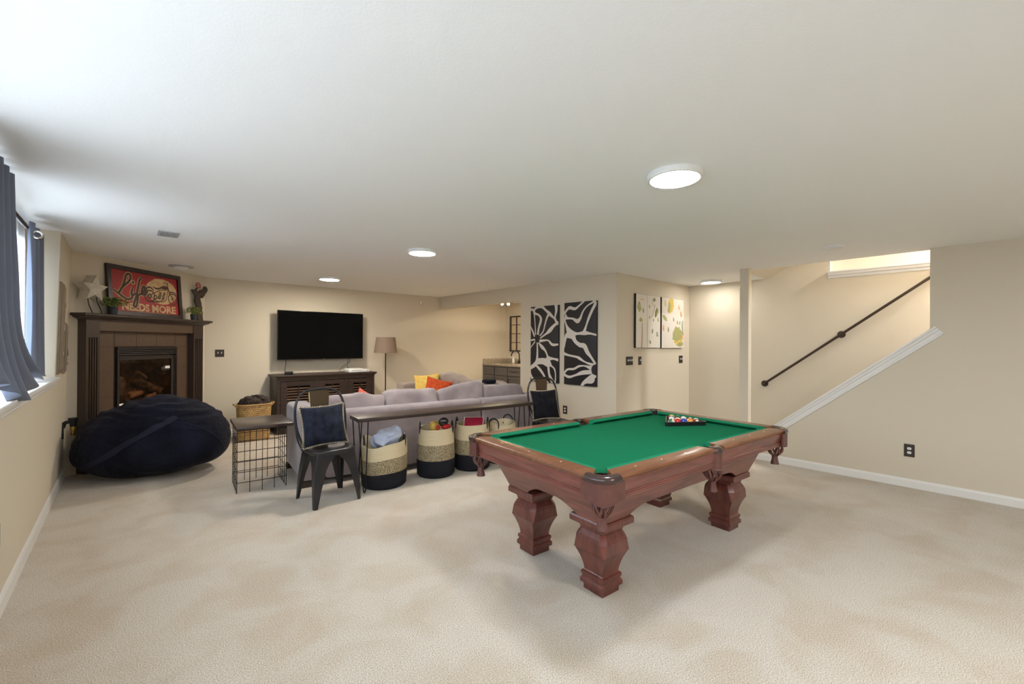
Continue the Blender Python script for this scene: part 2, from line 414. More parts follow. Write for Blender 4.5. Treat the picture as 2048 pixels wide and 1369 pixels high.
def text_bm(s, size, mtx, offset=0.0, ext=0.0, align='LEFT', sx=1.0):
    cu = bpy.data.curves.new('t', 'FONT'); cu.body = s; cu.size = size; cu.offset = offset; cu.extrude = ext; cu.align_x = align; cu.resolution_u = 3
    o = bpy.data.objects.new('t', cu); COL.objects.link(o); bpy.context.view_layer.update()
    me = bpy.data.meshes.new_from_object(o.evaluated_get(bpy.context.evaluated_depsgraph_get()))
    bpy.data.objects.remove(o); bpy.data.curves.remove(cu)
    bm = nb(); bm.from_mesh(me); bpy.data.meshes.remove(me)
    for v in bm.verts: v.co = mtx @ V((v.co.x * sx, v.co.y, v.co.z))
    return bm
# ------------------------------------------------------------------ camera
F = 868.0; TH = math.radians(41.63); PT = math.radians(0.15); RO = math.radians(-0.32); H = 1.457; CEIL = 2.44
def make_camera():
    cam = bpy.data.cameras.new('camera'); o = bpy.data.objects.new('camera', cam); COL.objects.link(o)
    R = V((math.cos(TH), -math.sin(TH), 0)); FW = V((math.sin(TH), math.cos(TH), 0)); U = V((0, 0, 1))
    Fp = FW * math.cos(PT) + U * math.sin(PT); Up = -FW * math.sin(PT) + U * math.cos(PT)
    X = R * math.cos(RO) - Up * math.sin(RO); Y = R * math.sin(RO) + Up * math.cos(RO); Z = -Fp
    o.matrix_world = Matrix(((X.x, Y.x, Z.x, 0), (X.y, Y.y, Z.y, 0), (X.z, Y.z, Z.z, H), (0, 0, 0, 1)))
    cam.sensor_fit = 'HORIZONTAL'; cam.sensor_width = 36; cam.lens = F / 2048 * 36; cam.shift_y = 0.8 / 2048
    cam.clip_start = 0.02
    SC.camera = o
make_camera()

# ------------------------------------------------------------------ room shell
def lx(z): return -0.50 + 0.0225 * z          # the left wall is a touch out of plumb
def wall_prism(bm, y0, y1, z0, z1, depth=0.25):
    loft(bm, [[(lx(z0), y, z0), (lx(z1), y, z1), (-0.5 - depth, y, z1), (-0.5 - depth, y, z0)] for y in (y0, y1)])
bm = nb(); bx(bm, -1.0, 7.5, -3.1, 8.2, -0.12, 0); struct('floor', bm, 'carpet')
bm = nb()
bx(bm, -1.0, 6.15, -3.1, 8.2, CEIL, CEIL + 0.28); bx(bm, 6.15, 7.5, 2.32, 8.2, CEIL, CEIL + 0.28)
struct('ceiling', bm, 'ceiling')
YW0, YW1 = -1.8, 5.6
bm = nb()
wall_prism(bm, -3.1, 6.72, 0, 1.06); wall_prism(bm, YW1, 6.72, 1.06, CEIL); wall_prism(bm, -3.1, YW0, 1.06, CEIL)
bx(bm, -0.75, -0.66, YW0, YW1, 2.36, CEIL); bx(bm, -0.75, -0.66, YW0, YW0 + 0.25, 1.06, 2.36); bx(bm, -0.75, -0.66, YW1 - 0.12, YW1, 1.06, 2.36)
struct('wall_left', bm, 'wall')
bm = nb(); bx(bm, 0.5, 7.5, 8.0, 8.12, 0, CEIL); struct('wall_far', bm, 'wall')
P0 = V((-0.445, 6.67, 0)); T_ = V((1, 1, 0)).normalized(); N_ = V((1, -1, 0)).normalized()
def dgp(t, d, z=0.0): p = P0 + T_ * t + N_ * d; return V((p.x, p.y, z))
bm = nb(); a, b, c, d = dgp(-0.2, 0), dgp(1.95, 0), dgp(1.95, -0.12), dgp(-0.2, -0.12)
# the wall behind the fireplace is open where the firebox is set into it
FT0, FT1, FZ1 = 0.50, 1.335, 1.372
def dbox(bm, t0, t1, d0, d1, z0, z1, mi=0):
    loft(bm, [[dgp(t, d, z) for t, d in ((t0, d0), (t1, d0), (t1, d1), (t0, d1))] for z in (z0, z1)], mi=mi)
dbox(bm, -0.2, FT0, -0.12, 0, 0, CEIL); dbox(bm, FT1, 1.95, -0.12, 0, 0, CEIL); dbox(bm, FT0, FT1, -0.12, 0, FZ1, CEIL)
struct('wall_corner', bm, 'wall')
bm = nb(); bx(bm, 5.03, 5.15, 3.5, 5.44, 0, CEIL); bx(bm, 5.03, 5.15, 5.44, 8.0, 2.185, CEIL); struct('wall_middle', bm, 'wall')
bm = nb(); bx(bm, 5.15, 7.5, 3.5, 3.62, 0, CEIL); struct('wall_alcove', bm, 'wall')
bm = nb(); bx(bm, 7.12, 7.24, -3.1, 3.5, 0, 2.36); bx(bm, 7.12, 7.24, 1.535, 3.5, 2.36, 4.0)
bx(bm, 7.24, 7.5, -3.1, 1.535, 2.30, 2.36); bx(bm, 7.44, 7.5, -3.1, 1.6, 2.36, 5.0); struct('wall_stairs', bm, 'wall')
bm = nb(); bx(bm, 6.90, 7.0, 4.9, 8.0, 0, CEIL); bx(bm, 5.15, 6.9, 4.9, 5.0, 0, CEIL); struct('wall_bar', bm, 'wall')
bm = nb(); bx(bm, -1.0, 7.5, -3.1, -3.0, 0, 5.0); struct('wall_near', bm, 'wall')
bm = nb(); bx(bm, 6.03, 6.15, -3.0, 0.47, 0, CEIL)
loft(bm, [[(x, 0.47, 0), (x, 2.15, 0), (x, 2.15, 0.18), (x, 0.47, 1.585)] for x in (6.03, 6.15)]); struct('wall_right', bm, 'wall')
bm = nb(); bx(bm, 5.97, 6.07, 2.15, 2.255, 0, CEIL); struct('wall_post', bm, 'wall')
# upper part of the stairwell: sloping soffit, side wall above the basement ceiling, upstairs ceiling
bm = nb()
loft(bm, [[(x, 2.32, CEIL), (x, 2.32, CEIL + 0.3), (x, -2.6, 5.2), (x, -2.6, 4.9)] for x in (6.15, 7.5)])
bx(bm, 6.03, 6.15, -3.1, 2.4, CEIL + 0.28, 5.2); bx(bm, 6.0, 7.6, -3.1, 2.5, 5.0, 5.1)
struct('wall_upper', bm, 'wall')
bm = nb()
for i in range(11):
    y1 = 2.10 - 0.245 * i; bx(bm, 6.15, 7.12, -3.0 if i > 8 else y1 - 0.3, y1, max(0.0, 0.19 * i - 0.2), 0.19 * (i + 1))
struct('stair_flight', bm, 'carpet')  # flight of carpeted stair steps behind the half wall
# baseboards
BP = [(0, 0), (0.016, 0), (0.016, 0.066), (0.010, 0.082), (0.004, 0.088), (0, 0.088)]
bm = nb(); sweep(bm, BP, (6.03, -3.0, 0), (6.03, 2.15, 0), out=(-1, 0, 0)); struct('baseboard_right', bm, 'white')
bm = nb(); sweep(bm, [(o, u * 1.15) for o, u in BP], (-0.5, -3.0, 0), (-0.5, 6.6, 0), out=(1, 0, 0)); struct('baseboard_left', bm, 'white')
bm = nb(); sweep(bm, BP, (0.88, 8.0, 0), (6.2, 8.0, 0), out=(0, -1, 0)); struct('baseboard_far', bm, 'white')
bm = nb(); sweep(bm, BP, (5.03, 3.5, 0), (5.03, 5.44, 0), out=(-1, 0, 0)); struct('baseboard_middle', bm, 'white')
bm = nb(); sweep(bm, BP, (5.03, 3.5, 0), (7.12, 3.5, 0), out=(0, -1, 0)); sweep(bm, BP, (7.12, 2.2, 0), (7.12, 3.5, 0), out=(-1, 0, 0)); struct('baseboard_alcove', bm, 'white')
# half-wall cap, ledge on the stair wall, window sill
d = V((0, 2.14 - 0.43, 0.235 - 1.655)).normalized(); upv = V((0, -d.z, d.y))
if upv.z < 0: upv = -upv
CP = [(-0.13, 0.0), (0.036, 0.0), (0.036, -0.016), (0.026, -0.026), (0.024, -0.046), (0.014, -0.052), (0.013, -0.080), (0.018, -0.086), (0.018, -0.098), (0, -0.102), (0, -0.03), (-0.12, -0.03), (-0.13, -0.03)]
bm = nb(); sweep(bm, CP, (6.03, 0.43, 1.655), (6.03, 2.148, 0.226), up=upv, out=(-1, 0, 0)); struct('trim_1', bm, 'white')
LP = [(-0.34, 0), (0.07, 0), (0.07, -0.016), (0.055, -0.028), (0.05, -0.05), (0.02, -0.06), (0.018, -0.088), (0, -0.092), (-0.1, -0.092)]
bm = nb(); sweep(bm, LP, (7.12, 1.55, 2.452), (7.12, -2.9, 2.452), out=(-1, 0, 0)); struct('trim_2', bm, 'white')
SP = [(-0.26, 0), (0.03, 0), (0.034, -0.006), (0.034, -0.02), (0.024, -0.026), (0.022, -0.04), (0.014, -0.05), (0.014, -0.064), (0.006, -0.074), (-0.02, -0.074), (-0.26, -0.03)]
bm = nb(); sweep(bm, SP, (-0.475, YW0, 1.135), (-0.475, YW1 - 0.003, 1.135), out=(1, 0, 0)); struct('trim_3', bm, 'white')
# window
w = thing('window_1', 'white framed basement window behind the slate curtains', 'window'); w['kind'] = 'structure'
bm = nb()
y0, y1, z0, z1 = YW0 + 0.25, YW1 - 0.12, 1.135, 2.36
for a in ((y0, y0 + 0.06), (y1 - 0.06, y1), ((y0 + y1) / 2 - 0.03, (y0 + y1) / 2 + 0.03)): bx(bm, -0.72, -0.67, a[0], a[1], z0, z1)
bx(bm, -0.72, -0.67, y0, y1, z0, z0 + 0.06); bx(bm, -0.72, -0.67, y0, y1, z1 - 0.06, z1)
obj('window_frame', bm, 'white', w, False)
bm = nb(); bx(bm, -0.697, -0.693, y0 + 0.05, y1 - 0.05, z0 + 0.05, z1 - 0.05); obj('pane', bm, 'glass', w, False)
bm = nb()
n = 160
loft(bm, [[(-0.632 + 0.010 * math.sin(k * 0.9), y0 + (y1 - y0) * k / n, z) for k in range(n + 1)] for z in (z0 + 0.035, z1 + 0.03)], closed=False, cap=False)
o = obj('sheer_curtain', bm, 'sheer'); tag(o, 'bright white sheer curtain between the slate curtain panels at the left window', 'curtain')

# ------------------------------------------------------------------ lights
def ceiling_light(x, y, label, glow='lamp_glow'):
    t = thing('ceiling_light', label, 'ceiling light', (x, y, CEIL), group='round flush ceiling lights')
    bm = nb(); lathe(bm, [(0.150, 0.0), (0.152, -0.006), (0.152, -0.024), (0.147, -0.032), (0.136, -0.034), (0.134, -0.028), (0.134, -0.004)], 40, cap=False); obj('rim', bm, 'white_plastic', t)
    bm = nb(); lathe(bm, [(0.1335, -0.027), (0.132, -0.030), (0.10, -0.034), (0.05, -0.036), (0.004, -0.0365)], 32); obj('diffuser', bm, glow, t)
    return t
ceiling_light(2.36, 1.25, 'largest round flush ceiling light, nearest the pool table', 'lamp_glow_cool')
ceiling_light(2.35, 4.09, 'middle round flush ceiling light, over the sofa back', 'lamp_glow_mid')
ceiling_light(2.30, 6.77, 'small round flush ceiling light in front of the television', 'lamp_glow_far')
ceiling_light(6.72, 2.96, 'round flush ceiling light in the alcove by the stairs post')
for x, y in ((2.36, -1.5),):
    l = bpy.data.lights.new('offscreen_fill', 'AREA'); l.shape = 'DISK'; l.size = 0.28; l.energy = 48; l.color = (0.95, 0.98, 1.0)  # unseen fill light added behind the camera, without a fixture
    o = bpy.data.objects.new('offscreen_fill', l); COL.objects.link(o); o.location = (x, y, CEIL - 0.03)
l = bpy.data.lights.new('stairwell_fill', 'AREA'); l.shape = 'DISK'; l.size = 0.5; l.energy = 120; l.color = (0.97, 0.98, 1.0)  # unseen light added to brighten the stairwell from above
o = bpy.data.objects.new('stairwell_fill', l); COL.objects.link(o); o.location = (6.75, -0.9, 3.85)
l = bpy.data.lights.new('portal', 'AREA'); l.shape = 'RECTANGLE'; l.size = z1 - z0; l.size_y = y1 - y0; l.cycles.is_portal = True
o = bpy.data.objects.new('window_portal', l); COL.objects.link(o); o.location = (-0.78, (y0 + y1) / 2, (z0 + z1) / 2); o.rotation_euler = (0, -PI / 2, 0)
wd = bpy.data.worlds.new('world'); SC.world = wd; wd.use_nodes = True
nt = wd.node_tree; bg = nt.nodes['Background']; bg.inputs[1].default_value = 8.4
tc = nt.nodes.new('ShaderNodeTexCoord'); sx = nt.nodes.new('ShaderNodeSeparateXYZ'); nt.links.new(tc.outputs['Generated'], sx.inputs[0])
cr_ = nt.nodes.new('ShaderNodeValToRGB'); cr_.color_ramp.elements[0].position = 0.46; cr_.color_ramp.elements[0].color = (0.12, 0.125, 0.125, 1); cr_.color_ramp.elements[1].position = 0.54; cr_.color_ramp.elements[1].color = (0.80, 0.90, 1.0, 1)
ma = nt.nodes.new('ShaderNodeMath'); ma.operation = 'MULTIPLY_ADD'; ma.inputs[1].default_value = 0.5; ma.inputs[2].default_value = 0.5
nt.links.new(sx.outputs['Z'], ma.inputs[0]); nt.links.new(ma.outputs[0], cr_.inputs['Fac']); nt.links.new(cr_.outputs['Color'], bg.inputs[0])
SC.view_settings.view_transform = 'Standard'; SC.view_settings.look = 'None'; SC.view_settings.gamma = 1; SC.view_settings.use_curve_mapping = False
SC.view_settings.exposure = 0.47

# ------------------------------------------------------------------ window dressing
def curtain(label, y0, y1, x0, ztop, zbot, folds, amp, flare=None):
    t = thing('curtain', label, 'curtain', (x0, (y0 + y1) / 2, 0))
    bm = nb(); n = 90; yc = (y0 + y1) / 2; rings = []
    for i in range(26):
        f = i / 25.0; z = ztop + (zbot - ztop) * f; r = []
        for k in range(n + 1):
            s = k / n; y = y0 + (y1 - y0) * s - yc
            a = amp * (0.75 + 0.4 * f) * math.sin(2 * PI * folds * s + 0.6 * math.sin(3 * f))
            dx, dy, dz = flare(s, f) if flare else (0, 0, 0)
            r.append((a + dx, y + dy, z + dz))
        rings.append(r)
    loft(bm, rings, closed=False, cap=False)
    o = obj('curtain_panel', bm, 'curtain', t)
    sm = o.modifiers.new('thick', 'SOLIDIFY'); sm.thickness = 0.006
    return t
t = curtain('slate grey curtain panel hanging at the far end of the left window', 4.86, 5.44, -0.548, 2.36, 1.175, 2.5, 0.03)
bm = nb()
def ringtube(bm, c, r, w, ax='y'):
    pts = [(c[0] + r * math.cos(2*PI*k/20), c[1], c[2] + r * math.sin(2*PI*k/20)) for k in range(20)]
    tube(bm, pts, w, 8, True)
ringtube(bm, (0.035, -0.26, 2.268), 0.026, 0.008); obj('grommet', bm, 'chrome', t)
def fl(s, f):
    g = max(0.0, (f - 0.55) / 0.45) ** 2.6
    return (0.05 * g + 0.02 * s * f, (0.62 * s - 0.1) * g + 0.07 * s * f, 0.035 * g * (1 - s) + 0.06*g*math.sin(9*s))
t = curtain('slate grey curtain panel bunched at the left edge, its hem draped on the sill', 2.9, 3.78, -0.495, 2.39, 1.166, 6.0, 0.03, fl)
t = thing('curtain_rod', 'black curtain rod above the left window', 'curtain rod', (-0.535, 3.0, 2.268))
bm = nb(); cyl(bm, (0, -1.7, 0), (0, 1.62, 0), 0.011); cyl(bm, (0, 1.0, 0), (0, 1.5, 0), 0.014); obj('rod', bm, 'black_metal', t)
bm = nb(); box(bm, (-0.03, 0.95, 0.0), (0.08, 0.02, 0.02)); obj('bracket', bm, 'black_metal', t)

# ------------------------------------------------------------------ things on the left wall
def wall_plate(name, label, cat, o, x, z_, w, h, toggles, kind, group=None):
    # o: centre; x: horizontal axis along the wall; n = outward
    x = V(x); n = x.cross(V((0, 0, 1))); mt = axes((0, 0, 0), x, (0, 0, 1), n)
    if (mt @ V((0, 0, 1))).dot(n) < 0: pass
    t = thing(name, label, cat, o, group=group)
    bm = nb(); tb = bmesh.new(); bmesh.ops.create_cube(tb, size=1)
    for v in tb.verts: v.co = V((v.co.x * w, v.co.y * h, v.co.z * 0.008 + 0.004))
    bmesh.ops.bevel(tb, geom=tb.edges[:], offset=0.002, segments=1, affect='EDGES'); merge(bm, tb, mt); obj('plate', bm, 'plate', t)
    for i in range(toggles):
        xo = (i - (toggles - 1) / 2) * 0.046
        if kind == 'switch':
            bm = nb(); tb = bmesh.new(); bmesh.ops.create_cube(tb, size=1)
            for v in tb.verts: v.co = V((xo + v.co.x * 0.010, v.co.y * 0.024 + 0.004 + (v.co.z + .5) * 0.006, v.co.z * 0.016 + 0.014))
            merge(bm, tb, mt); obj('toggle', bm, 'white_plastic', t)
        else:
            for s in (-1, 1):
                bm = nb(); prism(bm, [(0.017 * math.cos(2*PI*k/20), min(0.0125, max(-0.0125, 0.017 * math.sin(2*PI*k/20))) + s * 0.021) for k in range(20)], 0.006, 0.0095, mt)
                so = obj('socket', bm, 'white_plastic', t)
                bm = nb()
                for xx in (-0.006, 0.006): prism(bm, [(xx - 0.0012, s*0.021 - 0.001), (xx + 0.0012, s*0.021 - 0.001), (xx + 0.0012, s*0.021 + 0.008), (xx - 0.0012, s*0.021 + 0.008)], 0.0095, 0.0101, mt)
                obj('slot', bm, 'black', so)
    return t
wall_plate('light_switch', 'dark two-toggle light switch plate right of the fireplace', 'light switch', (1.077, 8.0, 1.282), (1, 0, 0), 0, 0.118, 0.112, 2, 'switch')
wall_plate('light_switch', 'dark three-toggle light switch plate below the left painted canvas', 'light switch', (5.34, 3.5, 1.221), (1, 0, 0), 0, 0.165, 0.122, 3, 'switch')
wall_plate('light_switch', 'narrow dark single-toggle light switch beside the three-toggle plate', 'light switch', (5.608, 3.5, 1.217), (1, 0, 0), 0, 0.075, 0.122, 1, 'switch')
wall_plate('light_switch', 'dark light switch with paired white toggles below the right painted canvas', 'light switch', (6.828, 3.5, 1.213), (1, 0, 0), 0, 0.118, 0.122, 2, 'switch')
wall_plate('power_outlet', 'dark power outlet below the black and cream art, beside the far chair', 'outlet', (5.03, 4.424, 0.448), (0, -1, 0), 0, 0.082, 0.122, 1, 'outlet')
wall_plate('power_outlet', 'dark power outlet low on the right wall under the stair trim', 'outlet', (6.03, 0.62, 0.379), (0, -1, 0), 0, 0.082, 0.128, 1, 'outlet')
wall_plate('power_outlet', 'dark power outlet on the left wall at the picture edge', 'outlet', (lx(0.45), 3.40, 0.45), (0, 1, 0), 0, 0.082, 0.122, 1, 'outlet')
bm = nb(); xx = lx(1.33); bx(bm, xx, xx + 0.012, 6.50, 6.56, 1.30, 1.39, 0.003)
tag(obj('wall_control', bm, 'plate'), 'small dark control on the left wall beyond the breaker panels', 'wall control')
def panel(y0, y1, z0, z1, label, nlatch):
    t = thing('breaker_panel', label, 'breaker panel', (lx((z0+z1)/2), (y0 + y1) / 2, (z0 + z1) / 2), rot=(0, math.atan(0.0225), 0), group='breaker panels on the left wall')
    w, h = (y1 - y0) / 2, (z1 - z0) / 2
    bm = nb(); bx(bm, -0.004, 0.012, -w, w, -h, h, 0.003); obj('cover', bm, 'panel', t)
    bm = nb(); bx(bm, 0.012, 0.022, -w * 0.72, w * 0.72, -h * 0.9, h * 0.92, 0.003); dr = obj('door', bm, 'panel', t)
    for k in range(nlatch):
        bm = nb(); bx(bm, 0.022, 0.028, w * 0.4, w * 0.62, h * (0.55 - 0.55 * k) - 0.03, h * (0.55 - 0.55 * k) + 0.02, 0.002); obj('latch', bm, 'chrome', dr)
panel(5.68, 6.02, 1.15, 2.00, 'large tall breaker panel cover on the left wall by the window', 3)
panel(6.16, 6.36, 1.13, 1.64, 'smaller breaker panel cover on the left wall near the fireplace', 3)
t = thing('gas_valve', 'black and brass valve on the left wall above the bean bag', 'valve', (lx(0.53), 6.40, 0.56))
bm = nb(); bx(bm, 0, 0.012, -0.03, 0.03, -0.11, 0.06, 0.003); obj('wall_bracket', bm, 'black', t)
bm = nb(); tube(bm, [(0.005, 0, 0.0), (0.02, 0, 0.05), (0.05, 0, 0.06), (0.07, 0, 0.06)], 0.018, 10, sub=4); obj('elbow', bm, 'black', t)
bm = nb(); lathe(bm, [(0.026, 0.03), (0.03, 0.06), (0.042, 0.11), (0.042, 0.12), (0.02, 0.12)], 20, (0.082, 0, -0.02)); obj('cup', bm, 'black', t)
bm = nb(); lathe(bm, [(0.018, -0.08), (0.022, -0.07), (0.022, -0.03), (0.026, -0.025), (0.026, 0.01), (0.018, 0.02)], 12, (0.082, 0, 0)); obj('fitting', bm, 'brass', t, label='brass fitting')

# ------------------------------------------------------------------ ceiling bits
t = thing('ceiling_vent', 'rectangular grey ceiling vent near the window', 'vent', (0.28, 5.04, CEIL))
bm = nb(); bx(bm, -0.075, 0.075, -0.11, 0.11, -0.008, 0, 0.002); obj('frame', bm, 'vent', t)
for k in range(7):
    bm = nb(); box(bm, (-0.055 + 0.018 * k, 0, -0.010), (0.004, 0.19, 0.006)); obj('slat', bm, 'vent', t)
t = thing('flush_light', 'small frosted dome fixture on the ceiling above the fireplace', 'ceiling fixture', (0.53, 7.09, CEIL))
bm = nb(); lathe(bm, [(0.135, 0.0), (0.135, -0.010), (0.09, -0.016), (0.085, -0.012)], 32); obj('base', bm, 'vent', t)
bm = nb(); lathe(bm, [(0.082, -0.012), (0.074, -0.030), (0.05, -0.050), (0.02, -0.058), (0.003, -0.06)], 32); obj('dome', bm, 'white_plastic', t)
bm = nb(); lathe(bm, [(0.105, 0.0), (0.105, -0.010), (0.095, -0.016), (0.07, -0.018), (0.066, -0.026), (0.003, -0.028)], 32)
o = obj('smoke_detector', bm, 'white_plastic', loc=(5.27, 1.10, CEIL)); tag(o, 'round white smoke detector on the ceiling near the stairs opening', 'smoke detector')
bm = nb(); bx(bm, -0.028, 0.028, -0.035, 0.0, -0.035, 0.035, 0.008); o = obj('motion_sensor', bm, 'white_plastic', loc=(4.56, 8.0, 2.283)); tag(o, 'tiny white motion sensor high on the far wall', 'sensor')

# ------------------------------------------------------------------ handrail on the stair wall
t = thing('handrail', 'dark bronze pipe handrail sloping up the stair wall', 'handrail', (7.12, 2.33, 0.883))
bm = nb(); sl = (2.258 - 0.883) / (2.326 - 0.558)
tube(bm, [(-0.005, 0.0, -0.0), (-0.05, 0, 0.0), (-0.066, -0.02, 0.012), (-0.07, -0.06, 0.04), (-0.07, -2.6, 0.04 + 2.54 * sl)], 0.0165, 12); obj('rail', bm, 'handrail', t)
for y in (0.0, -0.925):
    bm = nb(); z = -y * sl
    cyl(bm, (0, y, z), (-0.012, y, z), 0.046, 0.046, 24); cyl(bm, (-0.012, y, z), (-0.02, y, z), 0.03, 0.024, 24)
    if y < 0: cyl(bm, (-0.01, y, z), (-0.07, y, z), 0.015)
    obj('flange', bm, 'handrail', t)
# ------------------------------------------------------------------ pool table
PX, PY, PA = 2.882, 1.828, math.radians(-4.3)
pt = thing('pool_table', 'mahogany pool table with green cloth and leather pockets', 'pool table', (PX, PY, 0), PA)
HA, HB, ZT, ZB = 1.11, 0.645, 0.80, 0.765       # half length, half width, rail top, bed
RW = 0.108
bm = nb()
ia, ib = HA - 0.085, HB - 0.085
cut = 0.085
poly = []
for sx, sy in ((1, -1), (1, 1), (-1, 1), (-1, -1)):
    c = [(sx * ia, sy * (ib - cut)), (sx * (ia - 0.055), sy * (ib - 0.055)), (sx * (ia - cut), sy * ib)]
    poly += c if sx * sy > 0 else c[::-1]
# order: build counter-clockwise with a notch for each side pocket
poly = []
def corner(sx, sy, rev):
    c = [(sx * ia, sy * (ib - cut)), (sx * (ia - 0.05), sy * (ib - 0.05)), (sx * (ia - cut), sy * ib)]
    return c[::-1] if rev else c
poly += corner(1, 1, False) + [(0.055, ib), (0.045, ib - 0.02), (-0.045, ib - 0.02), (-0.055, ib)] + corner(-1, 1, True) + corner(-1, -1, False) + [(-0.055, -ib), (-0.045, -ib + 0.02), (0.045, -ib + 0.02), (0.055, -ib)] + corner(1, -1, True)
prism(bm, poly, ZB - 0.025, ZB); obj('bed', bm, 'felt', pt, False)
RP = [(-RW, ZT - 0.004), (-RW, ZT), (-0.014, ZT), (-0.004, ZT - 0.004), (0, ZT - 0.011), (-0.003, ZT - 0.018), (-0.009, ZT - 0.022), (-0.006, ZT - 0.026), (-0.012, ZT - 0.032), (-RW, ZT - 0.032)]
CU = [(0, ZT - 0.001), (0.018, ZT + 0.001), (0.044, ZT - 0.006), (0.052, ZT - 0.010), (0.050, ZT - 0.015), (0.022, ZB + 0.001), (0, ZB + 0.001)]
AP = [(-0.014, ZT - 0.032), (-0.013, ZT - 0.045), (-0.017, ZT - 0.075), (-0.021, ZT - 0.095), (-0.017, ZT - 0.098), (-0.017, ZT - 0.105), (-0.021, ZT - 0.107), (-0.018, ZT - 0.110), (-0.018, ZT - 0.117), (-0.022, ZT - 0.119), (-0.020, ZT - 0.122), (-0.021, ZT - 0.130), (-0.028, ZT - 0.134), (-0.06, ZT - 0.134), (-0.06, ZT - 0.032)]
CG = 0.085     # rail end distance from the corner
segs = [((-HA, 1), (HB)),]
def rail_seg(p0, p1, out, m0, m1, n0, n1, dots):
    # p0 -> p1 along the outer edge of the rail; out = outward
    p0, p1, out = V(p0), V(p1), V(out); d = (p1 - p0).normalized()
    bm = nb(); R = []
    for p, s, mm in ((p0, 1, 0.75 if m0 else 0.12), (p1, -1, 0.75 if m1 else 0.12)):
        R.append([p + out * o + V((0, 0, z)) + d * s * (mm * max(0.0, -o - 0.02)) for o, z in RP])
    loft(bm, R); r = obj('rail', bm, 'rail', pt, True, ang=28)
    for f in dots:
        bm = nb(); q = p0.lerp(p1, f) + out * (-0.062) + V((0, 0, ZT))
        lathe(bm, [(0.0058, 0.0), (0.0055, 0.0007), (0.001, 0.0008)], 10, q); obj('sight', bm, 'inlay', r)
    q0, q1 = p0 + out * (-RW) + d * ((0.75 if m0 else 0.12) * 0.088), p1 + out * (-RW) - d * ((0.75 if m1 else 0.12) * 0.088)
    bm = nb(); loft(bm, [[q0 - out * o + V((0, 0, z)) + d * (n0 * o) for o, z in CU], [q1 - out * o + V((0, 0, z)) - d * (n1 * o) for o, z in CU]])
    obj('cushion', bm, 'felt_cushion_lit', pt, True, ang=50)
MG = 0.062
E3 = [(i + 1) / 4 for i in range(3)]
for sy in (1, -1):
    rail_seg((-HA + CG, sy * HB, 0), (-MG, sy * HB, 0), (0, sy, 0), 1, 0, 0.9, 0.35, E3)
    rail_seg((MG, sy * HB, 0), (HA - CG, sy * HB, 0), (0, sy, 0), 0, 1, 0.35, 0.9, E3)
    bm = nb(); sweep(bm, AP, (-HA + 0.06, sy * HB, 0), (HA - 0.06, sy * HB, 0), out=(0, sy, 0)); obj('apron', bm, 'mahogany', pt, True, ang=25)
for sx in (1, -1):
    rail_seg((sx * HA, -HB + CG, 0), (sx * HA, HB - CG, 0), (sx, 0, 0), 1, 1, 0.9, 0.9, E3)
    bm = nb(); sweep(bm, AP, (sx * HA, -HB + 0.06, 0), (sx * HA, HB - 0.06, 0), out=(sx, 0, 0)); obj('apron', bm, 'mahogany_x', pt, True, ang=25)
# cabinet frame: sloping sides with an arched lower edge
bm = nb(); zt, zb = ZT - 0.130, 0.445
TA, TB, BA, BB = HA - 0.145, HB - 0.135, HA - 0.245, HB - 0.215
def side(p_t0, p_t1, p_b0, p_b1, leg, rise, inn, mi=0):
    n = 36; top, bot, ti, bi = [], [], [], []
    L = (V(p_b1) - V(p_b0)).length; inn = V(inn)
    for i in range(n + 1):
        f = i / n; s = f * L; e = min(s, L - s)
        k = 0.0 if e < leg else min(1.0, (e - leg) / 0.16); k = math.sin(k * PI / 2)
        g = rise * k + (0.016 * math.sin(PI * f) if k > 0 else 0)
        t = V(p_t0).lerp(V(p_t1), f); b = V(p_b0).lerp(V(p_b1), f)
        h = g / (zt - zb); b2 = b.lerp(t, h)
        top.append(t); bot.append(b2); ti.append(t + inn * 0.03); bi.append(b2 + inn * 0.03)
    loft(bm, [top, bot, bi, ti, top], closed=False, cap=False, mi=mi)
for s in (1, -1):
    side((-TA, s*TB, zt), (TA, s*TB, zt), (-BA, s*BB, zb), (BA, s*BB, zb), 0.22, 0.05, (0, -s, 0))
    side((s*TA, -TB, zt), (s*TA, TB, zt), (s*BA, -BB, zb), (s*BA, BB, zb), 0.21, 0.055, (-s, 0, 0), 1)
bmesh.ops.remove_doubles(bm, verts=bm.verts[:], dist=0.0004)
bx(bm, -TA + 0.02, TA - 0.02, -TB + 0.02, TB - 0.02, 0.60, ZB - 0.03)
obj('cabinet', bm, ['mahogany', 'mahogany_x'], pt, True, ang=25)
def sq(w, z, ch=0.0):
    w = w / 2
    if ch <= 0: ch = 0.0006
    return [(w - ch, -w, z), (w, -w + ch, z), (w, w - ch, z), (w - ch, w, z), (-w + ch, w, z), (-w, w - ch, z), (-w, -w + ch, z), (-w + ch, -w, z)]
def leg_bm():
    bm = nb()
    R = [sq(0.146, 0.0), sq(0.146, 0.038), sq(0.176, 0.040), sq(0.178, 0.060), sq(0.170, 0.068), sq(0.158, 0.074), sq(0.158, 0.084), sq(0.168, 0.088), sq(0.168, 0.106), sq(0.150, 0.112), sq(0.142, 0.118)]
    for i in range(1, 9):
        f = i / 8; R.append(sq(0.142 + 0.080 * (0.35 * f + 0.65 * f * f), 0.118 + 0.125 * f))
    R += [sq(0.230, 0.247), sq(0.236, 0.250, 0.010), sq(0.238, 0.318, 0.030), sq(0.224, 0.338, 0.032), sq(0.186, 0.366, 0.026), sq(0.178, 0.369), sq(0.178, 0.377), sq(0.192, 0.385), sq(0.216, 0.394), sq(0.242, 0.400), sq(0.262, 0.404), sq(0.268, 0.410), sq(0.268, 0.436), sq(0.258, 0.446)]
    loft(bm, R); return bm
LG = None
